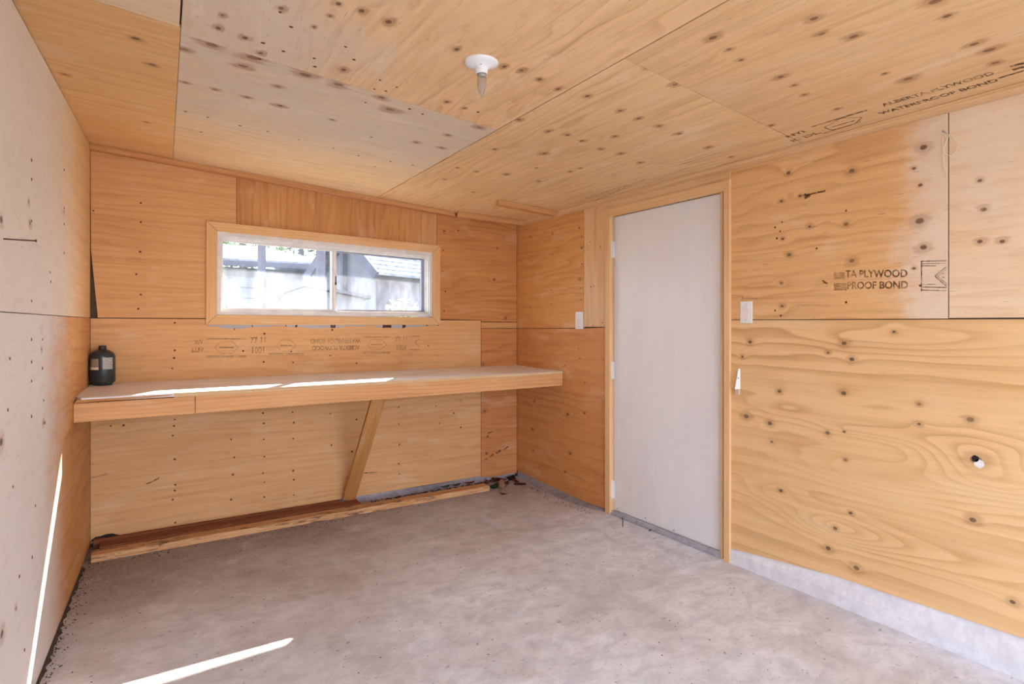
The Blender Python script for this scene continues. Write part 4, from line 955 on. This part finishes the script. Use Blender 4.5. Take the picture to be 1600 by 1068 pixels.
tag(link('dirt_crumbs', bm, plain('dark_soil', '52423a', .9, var=.25, scale=90)), 'dark dirt crumbs along the foot of the walls', 'dirt', kind='stuff')
bm = bmesh.new()
for _ in range(260):
    x, y = random.uniform(-3.0, -.2), random.uniform(-3.6, -.5)
    if x < Lx(y)+.1: continue
    crumb(x, y, random.uniform(.0015, .004))
tag(link('floor_specks', bm, plain('speck_brown', '5a463c', .9)), 'tiny dark specks scattered over the concrete floor', 'dirt', kind='stuff')
# crumpled stuff in the gap at the foot of the back wall
bm = bmesh.new()
for _ in range(160):
    x = random.uniform(-1.3, -.1); crumb(x, random.uniform(-.05, -.014), random.uniform(.004, .012), .0)
tag(link('corner_litter', bm, plain('leaf_litter', '6a4436', .9, var=.3, scale=40)), 'brown leaf litter in the gap under the back wall boards', 'litter', kind='stuff')
for (a, b, rr, nm) in (((948, 799), (951, 815), .003, 'thin twig beside the left foot of the door casing'), ((992, 822), (1000, 820), .003, 'thin twig on the floor in front of the door threshold')):
    A = fl(a[0]+22, a[1]+8); B = fl(b[0]+22, b[1]+8)
    bm = bmesh.new(); tube(bm, [(A[0], A[1], .004), ((A[0]+B[0])/2+.01, (A[1]+B[1])/2, .012), (B[0], B[1], .004)], rr, 6)
    tag(link('twig', bm, M['rust']), nm, 'twig')

# ---------------------------------------------------------------- outdoors, seen through the window
M['siding'] = plain('weathered_white_siding', '757379', .7, var=.12, scale=3); M['roofA'] = plain('pale_shingles', '85838a', .9, var=.15, scale=12)
M['darkwood'] = plain('dark_grey_fascia', '55525c', .8, var=.1, scale=6); M['pole'] = plain('grey_pole_wood', '5d5660', .8, var=.1, scale=8)
def xyz(px, Y): v = ray(px); t = (Y-CAM[1])/v[1]; return CAM[0]+v[0]*t, t
hA = thing('house', 'long low pale house with white lap siding seen through the left window pane', 'house', (-1.5, 10, -.16))
YA = 9.6; hx1 = on_back(512, 420, YA)[0]; hez = on_back(430, 419, YA)[1]; hrz = on_back(430, 396, YA+2.6)[1]
for k in range(11):
    z0 = -.16+k*.225
    if z0 > hez-.02: break
    z1 = min(z0+.222, hez-.005)
    bm = bmesh.new(); hexa(bm, [(-6, YA-.03, z0), (hx1, YA-.03, z0), (hx1, YA+.2, z0), (-6, YA+.2, z0), (-6, YA, z1), (hx1, YA, z1), (hx1, YA+.2, z1), (-6, YA+.2, z1)])
    link('siding_board', bm, M['siding'], hA)
bm = bmesh.new(); box(bm, (-6, YA+.21, -.16), (hx1, YA+4.5, hez)); link('wall', bm, M['siding'], hA)
bm = bmesh.new(); box(bm, (-6.3, YA-.4, hez-.02), (hx1+.2, YA-.34, hez+.09)); link('fascia', bm, M['darkwood'], hA)
bm = bmesh.new(); A_ = [(-6.3, YA-.33, hez+.01), (hx1+.2, YA-.33, hez+.01), (hx1-1.1, YA+2.4, hrz), (-6.3, YA+2.4, hrz)]
hexa(bm, A_+[(p[0], p[1], p[2]+.13) for p in A_])
A_ = [(hx1+.2, YA-.33, hez+.01), (hx1+.2, YA+5, hez+.01), (hx1-1.1, YA+2.6, hrz), (hx1-1.1, YA+2.4, hrz)]
hexa(bm, A_+[(p[0], p[1], p[2]+.13) for p in A_]); link('roof', bm, M['roofA'], hA)
bm = bmesh.new(); x, t_ = xyz(409, 6.5); tube(bm, [(x, 6.5, -.16), (x, 6.5, 5)], .07, 10); tag(link('utility_pole', bm, M['pole'], None, (x, 6.5, -.16)), 'grey wooden pole seen through the left half of the left window pane', 'pole')
bm = bmesh.new(); x, t_ = xyz(501, 6.0); tube(bm, [(x, 6.0, -.16), (x, 6.0, 5)], .08, 10); tag(link('utility_pole', bm, M['pole'], None, (x, 6.0, -.16)), 'grey post seen at the right edge of the left window pane', 'pole')
# small gabled shed
shd = thing('garden_shed', 'small pale gabled shed below the middle of the window', 'shed', (-.6, 4.6, -.16))
bm = bmesh.new(); poly(bm, [(-1.12, 4.05, -.16), (.0, 4.05, -.16), (.0, 4.05, 1.66), (-.83, 4.05, 1.80), (-1.12, 4.05, 1.69)], (.35, 1.6, 0)); link('wall', bm, M['siding'], shd)
bm = bmesh.new(); poly(bm, [(-1.22, 3.97, 1.68), (-.83, 3.97, 1.82), (.08, 3.97, 1.665), (.08, 3.97, 1.705), (-.83, 3.97, 1.862), (-1.22, 3.97, 1.72)], (.38, 1.75, 0)); link('roof', bm, M['darkwood'], shd)
for k in range(7):
    bm = bmesh.new(); z0 = 1.5-k*.2; box(bm, (-1.119, 4.035, z0-.194), (.0, 4.049, z0)); link('siding_board', bm, M['siding'], shd)
# gabled house on the right
hB = thing('house', 'shingled house with a gable seen through the right window pane', 'house', (1.5, 8, -.16))
c0 = Vector((.878, 6, 0)); e = Vector((.902, .431, 0)); gdir = Vector((-.431, .902, 0)); Z = Vector((0, 0, 1))
pt = lambda a, b, z: c0+e*a+gdir*b+Z*z
ez, rzd, hs = 2.19, 3.1, .95
bm = bmesh.new(); poly(bm, [pt(.25, .3, -.16), pt(.25, hs*2-.3, -.16), pt(.25, hs*2-.3, ez+.1), pt(.25, hs, rzd-.15), pt(.25, .3, ez+.1)], e*7); link('wall', bm, M['siding'], hB)
N = NT('grey_shingles'); P = N.obj(); zz_ = N.math('FRACT', N.math('MULTIPLY', N.sep(P)[2], 9)); N.t.nodes
M['shing'] = N.out(N.mix(N.step(N.noise(P, 9, 4), .3, .7), lin('8c8890'), lin('6c6a74')), .9)
for s in (0, 1):
    b0, b1 = (0, hs) if s == 0 else (2*hs, hs)
    for k in range(10):
        f0, f1 = k/10, (k+1.08)/10; f1 = min(f1, 1)
        za, zb_ = ez+(rzd-ez)*f0, ez+(rzd-ez)*f1; ba, bb = b0+(b1-b0)*f0, b0+(b1-b0)*f1
        bm = bmesh.new(); hexa(bm, [pt(0, ba, za), pt(7.5, ba, za), pt(7.5, bb, zb_-.02), pt(0, bb, zb_-.02), pt(0, ba, za+.05), pt(7.5, ba, za+.05), pt(7.5, bb, zb_+.02), pt(0, bb, zb_+.02)])
        link('shingle_course', bm, M['shing'], hB)
bm = bmesh.new(); bar(bm, pt(-.02, -.02, ez-.02), pt(-.02, hs, rzd-.02), .05, .16); bar(bm, pt(-.02, 2*hs+.02, ez-.02), pt(-.02, hs, rzd-.02), .05, .16); link('rake_board', bm, M['darkwood'], hB)
bm = bmesh.new(); bar(bm, pt(.26, 1.05, -.16), pt(.26, 1.05, 2.9), .25, .06, up=gdir); link('corner_post', bm, M['darkwood'], hB)
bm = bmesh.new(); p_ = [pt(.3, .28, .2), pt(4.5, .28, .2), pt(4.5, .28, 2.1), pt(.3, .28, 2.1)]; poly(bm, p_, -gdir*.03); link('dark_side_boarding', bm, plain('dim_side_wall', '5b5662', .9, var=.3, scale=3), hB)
# greenery
def foliage(name, c, rad, n, size, col, label, cat, trunk=None):
    t = thing(name, label, cat, (c[0], c[1], -.16))
    bm = bmesh.new()
    for _ in range(n):
        d = Vector((random.gauss(0, 1), random.gauss(0, 1), random.gauss(0, 1))).normalized()*random.uniform(.55, 1)
        p = Vector(c)+Vector((d.x*rad[0], d.y*rad[1], d.z*rad[2])); a = Vector((random.gauss(0, 1), random.gauss(0, 1), random.gauss(0, 1))).normalized(); b = a.orthogonal().normalized(); s = size*random.uniform(.6, 1.3)
        bm.faces.new([bm.verts.new(q) for q in (p-a*s, p-b*s*.45, p+a*s, p+b*s*.45)])
    link('foliage', bm, col, t, recalc=False)
    if trunk:
        bm = bmesh.new(); tube(bm, [(c[0], c[1], -.16), (c[0]+.05, c[1], c[2]*.6), (c[0], c[1], c[2])], [trunk, trunk*.8, trunk*.5], 8); link('trunk', bm, M['pole'], t)
    else:
        bm = bmesh.new()
        for k in range(5): tube(bm, [(c[0], c[1], -.16), (c[0]+.5*rad[0]*math.cos(k*1.26), c[1]+.5*rad[1]*math.sin(k*1.26), c[2])], .012, 5)
        link('stems', bm, M['pole'], t)
    return t
M['lf1'] = plain('olive_leaves', '6e7a4e', .7, var=.3, scale=3); M['lf2'] = plain('dark_leaves', '4d5f52', .7, var=.3, scale=3); M['lf3'] = plain('yellow_green_leaves', '97a468', .7, var=.25, scale=5)
x, _ = xyz(385, 16); foliage('tree', (x, 17, 5.0), (2.0, 1.6, 2.0), 1400, .14, M['lf1'], 'olive green tree behind the house roof in the left window pane', 'tree', .16)
x, _ = xyz(470, 22); foliage('tree', (x, 22, 5.8), (2.6, 1.6, 1.9), 1400, .14, M['lf2'], 'dark green tree behind the roof left of the window mullion', 'tree', .16)
x, t_ = xyz(628, 4.4); foliage('shrub', (x, 4.4, 1.30), (.34, .34, .40), 380, .06, M['lf3'], 'yellow green shrub low in the right window pane', 'shrub')
x, t_ = xyz(349, 4.2); foliage('shrub', (x-.1, 4.2, 1.55), (.28, .28, .45), 300, .06, M['lf3'], 'yellow green shrub at the left edge of the window', 'shrub')
